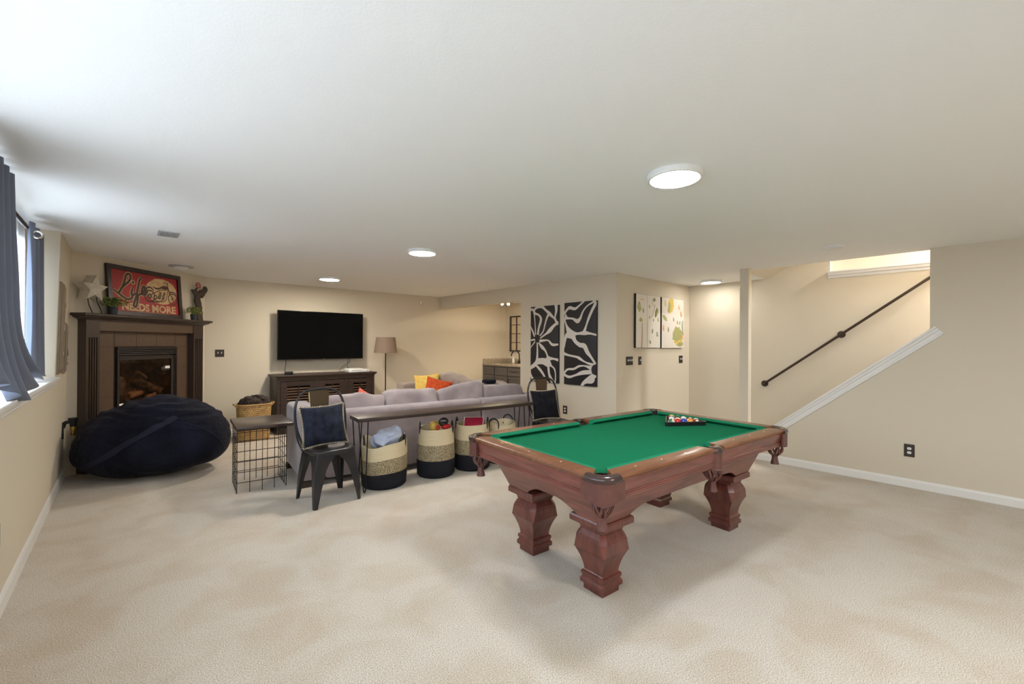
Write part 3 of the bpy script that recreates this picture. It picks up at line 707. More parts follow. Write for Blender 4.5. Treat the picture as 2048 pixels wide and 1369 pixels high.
for sx in (1, -1):
    for sy in (1, -1):
        o = obj('leg', leg_bm(), 'mahogany_v', pt, True, ang=14); o.location = (sx * 0.738, sy * 0.307, 0)
# pockets
def pocket(cx, cy, ang, span, r, wrap, name='pocket'):
    # cx, cy: centre of the rounded leather; ang: outward direction; span: half angle covered
    bm = nb(); n = 24
    def pth(rad, k): a = ang - span + 2 * span * k / n; return cx + rad * math.cos(a), cy + rad * math.sin(a)
    rings = []
    for k in range(n + 1):
        pr = [(r + 0.004, ZT - 0.034), (r + 0.004, ZT - 0.135), (r - 0.010, ZT - 0.140), (r - 0.010, ZT - 0.034)]
        f = abs(2 * k / n - 1)
        dz = 0.02 * (1 - f) - 0.004
        rings.append([(*pth(q, k), z - (dz if z < ZT - 0.1 else 0)) for q, z in pr])
    # the shield runs on along the aprons at both ends
    for end, k in ((0, 0), (1, n)):
        a = ang - span + 2 * span * k / n; tdir = V((math.sin(a), -math.cos(a))) if end == 0 else V((-math.sin(a), math.cos(a)))
        ext = [tuple(V(p) + V((tdir.x * wrap, tdir.y * wrap, 0.004))) for p in rings[k if end == 0 else -1]]
        rings = [ext] + rings if end == 0 else rings + [ext]
    loft(bm, rings); po = obj(name, bm, 'leather', pt, True, ang=50)
    bm = nb(); rings = []
    prf = [(r - 0.052, ZT - 0.014), (r - 0.048, ZT - 0.002), (r - 0.03, ZT + 0.004), (r - 0.01, ZT + 0.003), (r + 0.006, ZT - 0.006), (r + 0.010, ZT - 0.020), (r + 0.004, ZT - 0.036), (r - 0.02, ZT - 0.036), (r - 0.05, ZT - 0.03)]
    for k in range(n + 1): rings.append([(*pth(q, k), z) for q, z in prf])
    for end, k in ((0, 0), (1, n)):
        a = ang - span + 2 * span * k / n; tdir = V((math.sin(a), -math.cos(a))) if end == 0 else V((-math.sin(a), math.cos(a)))
        ext = [tuple(V(p) + V((tdir.x * wrap * 0.6, tdir.y * wrap * 0.6, 0.0))) for p in rings[0 if end == 0 else -1]]
        rings = [ext] + rings if end == 0 else rings + [ext]
    loft(bm, rings); obj('rim', bm, 'leather_dark', po, True, ang=50, label='dark polished leather pocket rim')
    # inner cup
    bm = nb(); lathe(bm, [(0.058, ZT - 0.02), (0.062, ZT - 0.06), (0.055, ZT - 0.13), (0.01, ZT - 0.14)], 24, (cx, cy, 0), cap=False); obj('cup', bm, 'leather_in', po)
    # woven net with a tassel
    bm = nb(); ox, oy = cx + 0.012 * math.cos(ang), cy + 0.012 * math.sin(ang); z0 = ZT - 0.138
    for k in range(8):
        for s in (-1, 1):
            pts = []
            for j in range(6):
                f = j / 5; rr = 0.052 + 0.012 * math.sin(PI * f) - 0.036 * f ** 1.6; a = 2*PI*k/8 + s * 0.42 * f
                pts.append((ox + rr * math.cos(a), oy + rr * math.sin(a), z0 - 0.085 * f))
            tube(bm, pts, 0.0062, 6, flat=0.6)
    tube(bm, [(ox + 0.055*math.cos(2*PI*k/20), oy + 0.055*math.sin(2*PI*k/20), z0) for k in range(20)], 0.008, 6, True)
    obj('net', bm, 'leather', po)
    bm = nb(); lathe(bm, [(0.014, -0.080), (0.022, -0.086), (0.021, -0.098), (0.022, -0.112), (0.029, -0.142), (0.031, -0.150), (0.012, -0.146)], 14, (ox, oy, z0)); obj('tassel', bm, 'leather', po)
cr = 0.092
for sx in (1, -1):
    for sy in (1, -1):
        pocket(sx * (HA - cr), sy * (HB - cr), math.atan2(sy, sx), PI / 4, cr, 0.062)
for sy in (1, -1):
    pocket(0, sy * (HB - 0.062), sy * PI / 2, PI / 2 * 0.80, 0.066, 0.004)

# rack of balls at the far end of the cloth
b0, b1 = V((3.425, 1.862)), V((3.707, 1.684))
ex = (b1 - b0).normalized(); ey = V((-ex.y, ex.x))
RK = 0.0286
cen = (b0 + b1) / 2
rk = thing('ball_rack', 'black triangular ball rack on the green cloth', 'rack', (cen.x, cen.y, ZB), math.atan2(ex.y, ex.x))
bm = nb()
S3 = math.sqrt(3)
def tri(off):
    # inner triangle of 5 ball rows, base along x at y=0
    inr = [(-4 * RK - S3 * RK, -RK + 0.0), (4 * RK + S3 * RK, -RK + 0.0), (0, 4 * S3 * RK + 2 * RK)]
    c = (0, (inr[0][1] * 2 + inr[2][1]) / 3); out = []
    for i, (x, y) in enumerate(inr):
        for da in (-0.5, 0, 0.5):
            a = math.atan2(y - c[1], x - c[0]) + da
            l = math.hypot(x - c[0], y - c[1])
            out.append((x + (x - c[0]) / l * (2 * off) * 0.5 - (x - c[0]) / l * 0.018 + (off + 0.018) * math.cos(a), y + (y - c[1]) / l * (2 * off) * 0.5 - (y - c[1]) / l * 0.018 + (off + 0.018) * math.sin(a)))
    return out
ti, to = tri(0.002), tri(0.011)
yo = 0.040
loft(bm, [[(x, y + yo, 0.0) for x, y in to], [(x, y + yo, 0.034) for x, y in to], [(x, y + yo, 0.034) for x, y in ti], [(x, y + yo, 0.0) for x, y in ti], [(x, y + yo, 0.0) for x, y in to]], cap=False)
obj('rack_frame', bm, 'black', rk, True, ang=40)
BC = {1: (236, 190, 40), 2: (24, 56, 160), 3: (196, 26, 30), 4: (92, 40, 120), 5: (228, 138, 34), 6: (18, 104, 62), 7: (120, 28, 26), 8: (16, 16, 16)}
order = [[14, 3, 2, 5, 15], [11, 9, 10, 7], [12, 8, 13], [4, 6], [1]]
names = {14: 'green striped ball, left end of the front row in the rack', 3: 'solid red ball, second in the front row of the rack', 2: 'solid blue ball in the middle of the front row of the rack', 5: 'solid orange ball, fourth in the front row of the rack', 15: 'maroon striped ball with white spot, right end of the front row in the rack', 11: 'red striped ball in the second row, behind the green striped ball', 9: 'pale yellow striped ball in the second row, behind the red ball', 10: 'blue striped ball in the second row, behind the solid blue ball', 7: 'maroon ball in the second row, behind the orange ball', 12: 'purple striped ball in the third row of the rack', 8: 'black ball in the middle of the rack', 13: 'orange striped ball in the third row of the rack', 4: 'purple ball near the apex of the rack', 6: 'green ball near the apex of the rack', 1: 'yellow ball at the apex of the rack'}
for r, row in enumerate(order):
    for c, nmb in enumerate(row):
        lxx = (c - (len(row) - 1) / 2) * 2 * RK * 1.003; lyy = yo + r * S3 * RK * 1.003 + 0.0005
        p = cen + ex * lxx + ey * lyy
        bm = nb(); bmesh.ops.create_uvsphere(bm, u_segments=24, v_segments=16, radius=RK - 0.0002)
        o = obj('billiard_ball', bm, ball_mat(nmb, BC[(nmb - 1) % 8 + 1], nmb > 8), loc=(p.x, p.y, ZB + RK))
        tag(o, names[nmb], 'ball', 'billiard balls in the rack')
        rr = random.Random(nmb * 5 + 1)
        if nmb == 15: e = Matrix.Rotation(math.radians(-40), 3, 'Z') @ Matrix.Rotation(math.radians(-20), 3, 'X')
        elif nmb == 14: e = Matrix.Rotation(math.radians(20), 3, 'Z') @ Matrix.Rotation(math.radians(64), 3, 'X')
        else: e = Matrix.Rotation(rr.uniform(-2, 2), 3, 'Z') @ Matrix.Rotation(rr.uniform(-2.8, -1.0) if nmb < 9 else rr.uniform(-0.5, 0.5), 3, 'X')
        o.rotation_euler = e.to_euler()
        tb = text_bm(str(nmb), 0.0085, Matrix.Identity(4), 0.0, 0.0, 'CENTER')
        q = nb(); merge(q, tb)
        for v in q.verts:
            x, z = v.co.x, v.co.y - 0.003; v.co = V((x, -math.sqrt(max(1e-8, (RK + 0.0001) ** 2 - x * x - z * z)), z))
        obj('number', q, 'black', o, False)

# ------------------------------------------------------------------ metal chairs with cushions
def make_chair(label):
    t = thing('metal_chair', label, 'chair', group='gunmetal cafe chairs')
    SZ = 0.49
    # seat: rounded-square pan with a rolled edge
    bm = nb(); rings = []
    def rsq(w, d, z, k=5.0, n=40, yo=0.0, dip=0):
        out = []
        for i in range(n):
            a = 2 * PI * i / n; c, s = math.cos(a), math.sin(a); l = (abs(c) ** k + abs(s) ** k) ** (1 / k)
            out.append((w * c / l, yo + d * s / l, z))
        return out
    for w, z in ((0.145, SZ - 0.055), (0.178, SZ - 0.05), (0.190, SZ - 0.03), (0.192, SZ - 0.012), (0.186, SZ - 0.002), (0.172, SZ + 0.001), (0.150, SZ - 0.002), (0.10, SZ - 0.008), (0.03, SZ - 0.010)): rings.append(rsq(w, w, z))
    loft(bm, rings); obj('seat', bm, 'chair_metal', t, True, ang=50)
    for sx in (-1, 1):
        for sy in (-1, 1):
            bm = nb(); R = []
            for z, fl_ in ((SZ - 0.02, 0.166), (SZ - 0.05, 0.164), (SZ - 0.08, 0.145), (SZ - 0.115, 0.116), (SZ - 0.16, 0.096), (0.24, 0.076), (0.11, 0.052), (0.0, 0.034)):
                f = 1 - z / SZ; c = 0.172 + 0.045 * f + 0.008 * math.sin(PI * f); r = 0.012
                th = 0.006
                o = [(c - fl_, c), (c - r, c), (c, c - r), (c, c - fl_), (c - th, c - fl_), (c - th, c - r - th*.4), (c - r - th*.4, c - th), (c - fl_, c - th)]
                R.append([(sx * x, sy * y, z) for x, y in o])
            loft(bm, R); obj('leg', bm, 'chair_metal', t, True, ang=40)
    bm = nb()
    half = [(0.186, 0.06, SZ - 0.03), (0.205, 0.10, SZ + 0.04), (0.228, 0.155, SZ + 0.15), (0.236, 0.185, SZ + 0.27), (0.225, 0.205, SZ + 0.38), (0.19, 0.217, SZ + 0.46), (0.13, 0.224, SZ + 0.503), (0.06, 0.227, SZ + 0.516)]
    pts = [(-x, y, z) for x, y, z in half] + [(0, 0.227, SZ + 0.518)] + half[::-1]
    tube(bm, pts, 0.0115, 10, sub=5)
    for sx in (-1, 1): tube(bm, [(sx * 0.19, 0.12, SZ - 0.04), (sx * 0.217, 0.17, SZ + 0.06), (sx * 0.232, 0.185, SZ + 0.20)], 0.008, 8, sub=5)
    obj('back_frame', bm, 'chair_metal', t)
    bm = nb()
    zs = [(SZ + 0.0, 0.165, 0.062), (SZ + 0.15, 0.195, 0.075), (SZ + 0.32, 0.215, 0.084), (SZ + 0.505, 0.226, 0.094)]
    loft(bm, [[(-w, y - 0.003, z), (w, y - 0.003, z), (w, y + 0.003, z), (-w, y + 0.003, z)] for z, y, w in zs])
    arch = [(-0.055, 0.188, SZ + 0.12), (-0.055, 0.205, SZ + 0.27), (-0.042, 0.213, SZ + 0.325), (0, 0.217, SZ + 0.35), (0.042, 0.213, SZ + 0.325), (0.055, 0.205, SZ + 0.27), (0.055, 0.188, SZ + 0.12)]
    tube(bm, [(x, y - 0.004, z) for x, y, z in arch], 0.005, 6, sub=4)
    obj('splat', bm, 'splat', t, True, label='bronze toned back splat with an arched emboss')
    return t
chairA = make_chair('gunmetal chair with navy cushion near the sofa corner')
chairA.location = (1.42, 4.165, 0); chairA.rotation_euler = (0, 0, math.radians(4.0))
chairB = dup(chairA, (4.06, 3.80, 0), math.radians(-9), 'gunmetal chair with black cushion beyond the far end of the pool table')
def throw_pillow(name, label, cat, loc, rot, w, h, th, m, trim=None, group=None, pinch=0.10):
    t = thing(name, label, cat, loc, rot=rot, group=group)
    bm = nb(); n = 22; rows = {}
    for s in (1, -1):
        g = []
        for i in range(n + 1):
            r = []
            for j in range(n + 1):
                u, v = -1 + 2 * i / n, -1 + 2 * j / n
                e = max(0.0, (1 - u * u)) ** 0.42 * max(0.0, (1 - v * v)) ** 0.42
                x = u * w / 2 * (1 - pinch * (1 - v * v) * abs(u) ** 3); y = v * h / 2 * (1 - pinch * (1 - u * u) * abs(v) ** 3)
                q = V((x, s * th / 2 * e, y)); q += V((0, 1, 0)) * 0.012 * e * noise.noise(V((x * 9, s * 2.0, y * 9)))
                r.append(bm.verts.new(q))
            g.append(r)
        for i in range(n):
            for j in range(n): bm.faces.new((g[i][j], g[i+1][j], g[i+1][j+1], g[i][j+1]))
    bmesh.ops.remove_doubles(bm, verts=bm.verts[:], dist=0.0005)
    obj('cover', bm, m, t, True, ang=80)
    if trim:
        bm = nb(); N = 26
        for a in range(4):
            for k in range(N):
                s = -1 + 2 * (k + 0.5) / N
                if a < 2: u, v, d = (1 if a else -1), s, V((1, 0, 0))
                else: u, v, d = s, (1 if a == 3 else -1), V((0, 0, 1))
                x = u * w / 2 * (1 - pinch * (1 - v * v) * abs(u) ** 3); y = v * h / 2 * (1 - pinch * (1 - u * u) * abs(v) ** 3)
                box(bm, (x, 0, y), (0.017 if a < 2 else 0.006, 0.017, 0.006 if a < 2 else 0.017))
        obj('whipstitch_trim', bm, trim, t, False, label='cream whipstitch edging')
    return t
throw_pillow('throw_pillow', 'navy velvet cushion with cream whipstitch edging on the near chair', 'cushion', (1.385, 4.20, 0.685), (math.radians(-16), math.radians(-1), math.radians(2)), 0.41, 0.38, 0.13, 'navy_velvet', 'stitch', 'cushions on the gunmetal chairs')
throw_pillow('throw_pillow', 'black velvet cushion with pale edging on the far chair', 'cushion', (3.985, 3.85, 0.685), (math.radians(-16), 0, math.radians(-14)), 0.40, 0.38, 0.13, 'black_velvet', 'stitch', 'cushions on the gunmetal chairs')

# ------------------------------------------------------------------ console table behind the sofa
ca = math.radians(-5.8)
ct = thing('console_table', 'long narrow dark console table with hairpin legs behind the sofa', 'table', (1.655, 4.065, 0), ca)
CL, CD, CZ = 2.13, 0.29, 0.73
bm = nb(); box(bm, (CL / 2, CD / 2 - 0.01, CZ - 0.019), (CL, CD, 0.038), 0.004); obj('tabletop', bm, 'darkwood', ct, True)
for i, (x, y, sx, sy) in enumerate(((0.05, 0.04, 1, 1), (0.05, CD - 0.05, 1, -1), (CL - 0.05, 0.04, -1, 1), (CL - 0.05, CD - 0.05, -1, -1))):
    bm = nb(); z1 = CZ - 0.038
    tube(bm, [(x - sx * 0.03, y, z1), (x + sx * 0.012, y - sy * 0.018, 0.03), (x + sx * 0.018, y - sy * 0.018, 0.006), (x + sx * 0.026, y - sy * 0.018, 0.006), (x + sx * 0.032, y - sy * 0.018, 0.03), (x + sx * 0.06, y, z1)], 0.006, 8)
    box(bm, (x + sx * 0.015, y, z1 - 0.002), (0.12, 0.05, 0.004)); obj('hairpin_leg', bm, 'black_metal', ct)

# ------------------------------------------------------------------ wire side table
wt = thing('wire_side_table', 'wire cube side table with dark wooden top at the sofa end', 'table', (0.80, 4.855, 0), math.radians(-4.5))
WX, WY, WZ = 0.425, 0.46, 0.605
bm = nb(); box(bm, (WX / 2 + 0.025, WY / 2 + 0.075, WZ + 0.016), (0.50, 0.64, 0.032), 0.003); obj('tabletop', bm, 'tabletop', wt, True)
bm = nb(); r = 0.0033
for k in range(5):
    x = WX * k / 4
    for y in (0, WY): cyl(bm, (x, y, 0), (x, y, WZ), r, seg=6)
    y = WY * k / 4
    if 0 < k < 4:
        for x in (0, WX): cyl(bm, (x, y, 0), (x, y, WZ), r, seg=6)
for k in range(6):
    z = 0.10 + (WZ - 0.105) * k / 5
    for y in (0, WY): cyl(bm, (0, y, z), (WX, y, z), r, seg=6)
    for x in (0, WX): cyl(bm, (x, 0, z), (x, WY, z), r, seg=6)
for x in (0, WX): cyl(bm, (x, 0, 0.004), (x, WY, 0.004), r, seg=6)
obj('wire_frame', bm, 'black_metal', wt)

# ------------------------------------------------------------------ baskets
def make_basket(label, loc, rb, rt, h, slump=0.0, rz=0.0):
    t = thing('rope_basket', label, 'basket', loc, rz, 'striped rope baskets under the console table')
    bm = nb(); seg = 48; prof = []
    n = 22
    for i in range(n + 1):
        f = i / n; r = rb + (rt - rb) * f + 0.012 * math.sin(PI * f * 0.9)
        if i == 0: r = rb - 0.02
        prof.append((r, f * h))
    R = []
    for r, z in prof:
        ring = []
        for k in range(seg):
            a = 2 * PI * k / seg; f = z / h
            sx = 1 + slump * 0.06 * math.sin(2 * a + 1) * (0.4 + f); zz = z + slump * 0.035 * f * math.sin(a * 2 + 2.2) + slump * 0.02 * f * math.sin(3 * a)
            ring.append((r * sx * math.cos(a), r * sx * math.sin(a), zz))
        R.append(ring)
    inner = [[(x * (1 - 0.012 / rb), y * (1 - 0.012 / rb), z) for x, y, z in R[i]] for i in range(len(R) - 1, 0, -3)]
    inner.append([(x * 0.9, y * 0.9, 0.02) for x, y, z in R[0]])
    vr = loft(bm, R + inner)
    bm.faces.ensure_lookup_table(); nr = len(R) + len(inner) - 1
    for i, f in enumerate(bm.faces):
        row = i // seg
        fz = row / n if row < n else 1 - 3 * (row - n) / n
        f.material_index = 2 if fz < 0.34 else (1 if fz < 0.65 else 0)
    obj('basket_body', bm, ['rope_cream', 'rope_mix', 'rope_black'], t, True, ang=60)
    for a0 in (0.0, PI):
        bm = nb(); pts = []
        for s, dz, dr in ((-0.36, -0.055, 0.004), (-0.36, 0.0, 0.006), (-0.31, 0.035, 0.002), (-0.15, 0.058, -0.004), (0, 0.064, -0.006), (0.15, 0.058, -0.004), (0.31, 0.035, 0.002), (0.36, 0.0, 0.006), (0.36, -0.055, 0.004)):
            a = a0 + s; pts.append(((rt + dr + 0.003) * math.cos(a), (rt + dr + 0.003) * math.sin(a), h + dz))
        tube(bm, pts, 0.0085, 8, sub=4); obj('handle', bm, 'black', t)
    return t
make_basket('slouching striped rope basket with a pale blue cloth, nearest the metal chair', (1.995, 4.215, 0), 0.215, 0.205, 0.445, 1.0, math.radians(-22))
make_basket('striped rope basket holding yellow and red toys, second along the console', (2.59, 4.18, 0), 0.207, 0.18, 0.52, 0.15, math.radians(-30))
make_basket('striped rope basket holding a crimson box, behind the pool table corner pocket', (3.05, 4.13, 0), 0.205, 0.185, 0.52, 0.15, math.radians(-42))
make_basket('striped rope basket with open black handles, farthest along behind the pool table', (3.50, 4.135, 0), 0.19, 0.18, 0.48, 0.4, math.radians(20))
bm = nb(); puff(bm, (0, 0, 0), (0.29, 0.22, 0.20), n=20, k=2.4, amp=0.045, fr=11, seed=3)
puff(bm, (0.09, 0.0, 0.05), (0.14, 0.14, 0.15), rot=ry(0.5), n=14, k=2.2, amp=0.035, fr=14, seed=5)
o = obj('folded_cloth', bm, 'blue_cloth', loc=(2.02, 4.225, 0.455)); tag(o, 'pale blue crumpled cloth in the slouching rope basket', 'cloth')
t = thing('stuffed_toy', 'yellow soft toy poking out of the second rope basket', 'toy', (2.645, 4.175, 0.50))
bm = nb(); puff(bm, (-0.06, 0.03, 0.03), (0.11, 0.08, 0.11), n=6, k=3); obj('body', bm, 'toy_yellow', t)
bm = nb(); cyl(bm, (0.07, -0.01, 0.0), (0.085, -0.01, 0.09), 0.04, 0.004, 12); obj('point', bm, 'toy_yellow', t)
bm = nb(); tube(bm, [(0.05 * math.cos(a), 0, 0.032 * math.sin(a)) for a in [2*PI*k/16 for k in range(16)]], 0.014, 8, True)
puff(bm, (0.0, 0.0, -0.025), (0.09, 0.05, 0.05), n=5, k=3)
o = obj('ring_toy', bm, 'black', loc=(2.625, 4.085, 0.59)); tag(o, 'black ring shaped toy on top of the second rope basket', 'toy')
bm = nb(); tube(bm, [(0.02 * math.cos(a), 0, 0.02 * math.sin(a)) for a in [2*PI*k/14 for k in range(14)]], 0.009, 8, True); puff(bm, (0.10, 0.0, 0.0), (0.10, 0.07, 0.055), n=5, k=3)
o = obj('red_toy', bm, 'toy_red', loc=(2.55, 4.075, 0.535)); tag(o, 'red toy with a small loop at the front of the second rope basket', 'toy')
bm = nb(); box(bm, (0, 0, 0), (0.22, 0.035, 0.15), 0.008); box(bm, (0, -0.004, 0.0), (0.232, 0.02, 0.162), 0.008, mi=1)
o = obj('toy_box', bm, ['crimson', 'white_plastic'], loc=(3.075, 4.135, 0.51)); o.rotation_euler = (math.radians(-40), 0, math.radians(-42)); tag(o, 'crimson flat box with a white rim in the third rope basket', 'box')
# ------------------------------------------------------------------ sectional sofa
sf = thing('sectional_sofa', 'grey plush sectional sofa in front of the television', 'sofa', (1.30, 4.60, 0))
A = math.radians(-6.0); m1 = rz_(A)
def rbox(bm, x0, x1, y0, y1, z0, z1, bev=0.04, k=None):
    t = nb(); box(t, ((x0+x1)/2, (y0+y1)/2, (z0+z1)/2), (x1-x0, y1-y0, z1-z0), bev, None, 0, 4)
    if k: bmesh.ops.subdivide_edges(t, edges=t.edges[:], cuts=2, use_grid_fill=True)
    merge(bm, t, m1.to_4x4())
bm = nb(); rbox(bm, 0.0, 0.24, 0.0, 0.96, 0.06, 0.765, 0.05); obj('arm', bm, 'sofa', sf)
bm = nb(); rbox(bm, 0.235, 2.10, 0.0, 0.20, 0.06, 0.745, 0.035); obj('back', bm, 'sofa', sf)
bm = nb(); rbox(bm, 2.105, 3.16, 0.0, 0.20, 0.06, 0.745, 0.035); obj('back', bm, 'sofa', sf)
bm = nb(); rbox(bm, 0.235, 2.95, 0.2, 0.96, 0.06, 0.30, 0.03); obj('base', bm, 'sofa', sf)
for i in range(3):
    bm = nb(); x0 = 0.25 + 0.68 * i; t = nb(); puff(t, (x0 + 0.34, 0.62, 0.375), (0.68, 0.72, 0.19), n=9, k=7); merge(bm, t, m1.to_4x4()); obj('seat_cushion', bm, 'sofa', sf)
bm = nb(); bx(bm, 2.25, 3.15, 0.70, 2.30, 0.06, 0.30, 0.03); obj('base', bm, 'sofa_warm_lit', sf)
bm = nb(); puff(bm, (2.62, 1.40, 0.375), (0.72, 1.50, 0.19), n=10, k=7); obj('seat_cushion', bm, 'sofa_warm_lit', sf)
bm = nb(); box(bm, (3.05, 0.95, 0.40), (0.20, 2.5, 0.68), 0.035, None, 0, 4); obj('back', bm, 'sofa_warm_lit', sf)
bm = nb(); box(bm, (2.70, 2.36, 0.41), (0.90, 0.22, 0.70), 0.045, None, 0, 4); obj('arm', bm, 'sofa_warm_lit', sf)
def fcush(taper_l=0.0, taper_r=0.0, sag=0.0):
    def fn(p):
        q = p.copy()
        k = 1 - taper_l * max(0, -p.x) - taper_r * max(0, p.x)
        if p.z > 0: q.z = p.z * k
        return q
    return fn
cush = [(0.60, 0.88, 0.02, 0.10), (1.275, 0.90, 0.06, 0.03), (1.95, 0.925, 0.30, -0.06), (2.60, 0.885, 0.03, 0.06)]
for i, (xc, zt, a, b) in enumerate(cush):
    bm = nb(); t = nb(); hh = zt - 0.42
    puff(t, (xc, 0.33, 0.42 + hh / 2), (0.668, 0.26, hh), rot=rx(math.radians(-7)), n=18, k=8.5, amp=0.024, fr=6.0, seed=i + 1, fn=fcush(a, b)); merge(bm, t, m1.to_4x4())
    obj('back_cushion', bm, 'sofa', sf)
for i, (yc, zt, a, b) in enumerate(((1.55, 0.93, 0.34, 0.0), (0.62, 0.90, 0.05, 0.10))):
    bm = nb(); hh = zt - 0.42
    puff(bm, (2.90, yc, 0.42 + hh / 2), (0.98 if i == 0 else 0.80, 0.25, hh), rot=rz_(PI / 2) @ rx(math.radians(-8)), n=18, k=6.0, amp=0.034, fr=6.0, seed=i + 9, fn=fcush(a, b)); obj('back_cushion', bm, 'sofa_warm_lit', sf)
for x, y in ((0.06, 0.06), (2.02, 0.06), (3.0, -0.24), (0.06, 0.9), (2.4, 2.38), (3.08, 2.38)):
    bm = nb(); t = nb(); box(t, (0, 0, 0.03), (0.12, 0.09, 0.06)); merge(bm, t, Matrix.Translation(V((x, y, 0)) if y < 0 or y > 1 else m1 @ V((x, y, 0))) @ m1.to_4x4()); obj('foot', bm, 'darkwood', sf, False)
throw_pillow('throw_pillow', 'pale yellow cushion against the left sofa arm, behind the near chair', 'cushion', (1.74, 5.40, 0.67), (math.radians(-14), math.radians(10), math.radians(45)), 0.42, 0.42, 0.13, 'yellow_pale')
throw_pillow('throw_pillow', 'yellow cushion behind the orange one in the sofa corner', 'cushion', (3.85, 6.52, 0.70), (math.radians(-14), math.radians(-6), math.radians(-48)), 0.46, 0.46, 0.14, 'yellow')
throw_pillow('throw_pillow', 'orange patterned cushion in the sofa corner', 'cushion', (3.80, 6.12, 0.68), (math.radians(-16), math.radians(12), math.radians(-48)), 0.44, 0.40, 0.14, 'orange')
throw_pillow('throw_pillow', 'coral cushion peeking over the sofa back below the television', 'cushion', (2.18, 5.11, 0.69), (math.radians(-18), math.radians(30), math.radians(-5)), 0.34, 0.34, 0.12, 'coral')
bm = nb(); puff(bm, (0, 0, 0), (0.20, 0.16, 0.07), n=8, k=3, amp=0.012, fr=10, seed=4)
o = obj('dark_bag', bm, 'black_velvet', loc=(3.98, 4.98, 0.90)); tag(o, 'small dark soft bag lying between the right back cushions of the sofa', 'bag')

# ------------------------------------------------------------------ bean bag
bb = thing('bean_bag', 'huge navy suede bean bag in front of the fireplace', 'bean bag', (0.262, 6.235, 0), math.radians(-20))
bm = nb()
BS = (0.705, 0.50)
def bagpt(th, ph):
    c, s = math.cos(ph), math.sin(ph)
    x, y, z = c * math.cos(th), c * math.sin(th), s
    px = BS[0] * x * (1 - 0.03 * z); py = BS[1] * y
    pz = 0.36 + (0.475 if z > 0 else 0.36) * (abs(z) ** (0.96 if z > 0 else 0.72)) * (1 if z > 0 else -1)
    if z > 0: pz += 0.035 * math.exp(-((px - 0.1) / 0.35) ** 2) - 0.02
    if z < 0: px *= 1 + 0.06 * c * abs(z); py *= 1 + 0.14 * c * abs(z)
    px += -0.10 * (0.4 - pz) * (1 if z < 0 else 0.4)
    p = V((px, py, pz))
    # gathered creases running from the upper edge
    w = 0.020 * noise.noise(p * 4.0) + 0.032 * max(0.0, z + 0.2) * noise.noise(V((p.x * 3.0 - p.z * 4, p.y * 3.0, p.x * 2.0 + p.z * 24))) + 0.016 * max(0.0, z) * noise.noise(V((p.x * 5, p.y * 7, p.z * 45)))
    nrm = V((x / BS[0], y / BS[1], z / 0.42)).normalized()
    p += nrm * w
    if p.z < 0.0: p.z = 0.0
    return p
NT, NP = 160, 90
loft(bm, [[bagpt(2 * PI * i / NT, -PI / 2 + PI * (j + 0.02) / (NP + 0.04)) for i in range(NT)] for j in range(NP + 1)])
obj('bag', bm, 'bag', bb, True, ang=80)
bm = nb(); R = []
for k in range(41):
    f = k / 40; th = math.radians(-152 + 90 * f); ph = math.radians(-38 + 74 * f); out = V((math.cos(th) * math.cos(ph), math.sin(th) * math.cos(ph), 0.5 * math.sin(ph) + 0.2)).normalized()
    q = [bagpt(th - s * 0.030 / (0.4 + 0.6 * math.cos(ph)), ph + s * 0.040) for s in (-1, 1)]
    R.append([q[0] - out * 0.010, q[0] + out * 0.012, (q[0] + q[1]) / 2 + out * 0.015, q[1] + out * 0.012, q[1] - out * 0.010])
loft(bm, R); obj('strap', bm, 'bag_strap', bb, True, ang=50)
bm = nb(); pts = []
for k in range(25):
    f = k / 24; th = math.radians(-66 + 50 * f); ph = math.radians(30 - 44 * f * f)
    p = bagpt(th, ph); pts.append(p + V((math.cos(th), math.sin(th), 0.3)) * 0.001)
tube(bm, pts, 0.006, 6); obj('seam', bm, 'bag_strap', bb)

# ------------------------------------------------------------------ fireplace (local x along the wall, local -y into the room)
FR = math.radians(45)
fp = thing('fireplace', 'dark brown painted gas fireplace with fluted mantel in the corner', 'fireplace', dgp(0, 0.001), FR)
def fb(bm, t0, t1, d0, d1, z0, z1, bev=0.0, mi=0): bx(bm, t0, t1, -d1, -d0, z0, z1, bev, mi)
bm = nb()
def mring(t0, t1, d, z): return [(t0, 0, z), (t0, -d, z), (t1, -d, z), (t1, 0, z)]
TL, TR = 0.064, 1.727
loft(bm, [mring(TL - o, TR + o, 0.10 + o, z) for o, z in ((0.0, 1.684), (0.0, 1.690), (0.006, 1.694), (0.008, 1.700), (0.018, 1.705), (0.045, 1.718), (0.058, 1.728), (0.060, 1.735), (0.078, 1.738), (0.082, 1.743), (0.082, 1.759), (0.076, 1.767))])
obj('mantel_shelf', bm, 'mantel', fp, True, ang=20)
bm = nb(); fb(bm, TL + 0.15, TR - 0.17, 0, 0.088, 1.576, 1.684, 0.002); obj('header', bm, 'mantel_face', fp, False)
for t0, t1 in ((TL, 0.214), (1.552, TR)):
    pr = [(t0, 0), (t0, -0.10)]; w = t1 - t0; g0 = t0 + 0.022; gw = (w - 0.044) / 4
    for k in range(4):
        a = g0 + gw * k; pr += [(a + gw * 0.18, -0.10), (a + gw * 0.26, -0.089), (a + gw * 0.74, -0.089), (a + gw * 0.82, -0.10)]
    pr += [(t1, -0.10), (t1, 0)]
    bm = nb(); prism(bm, pr, 0.17, 1.50); fb(bm, t0, t1, 0, 0.10, 1.50, 1.686); fb(bm, t0 - 0.006, t1 + 0.006, 0, 0.108, 0, 0.17, 0.004)
    obj('pilaster', bm, 'mantel', fp, False)
bm = nb(); xs = [0.205, 0.465, 0.751, 1.038, 1.329, 1.56]; zs = [0.0, 0.19, 0.49, 0.796, 1.098, 1.393, 1.60]
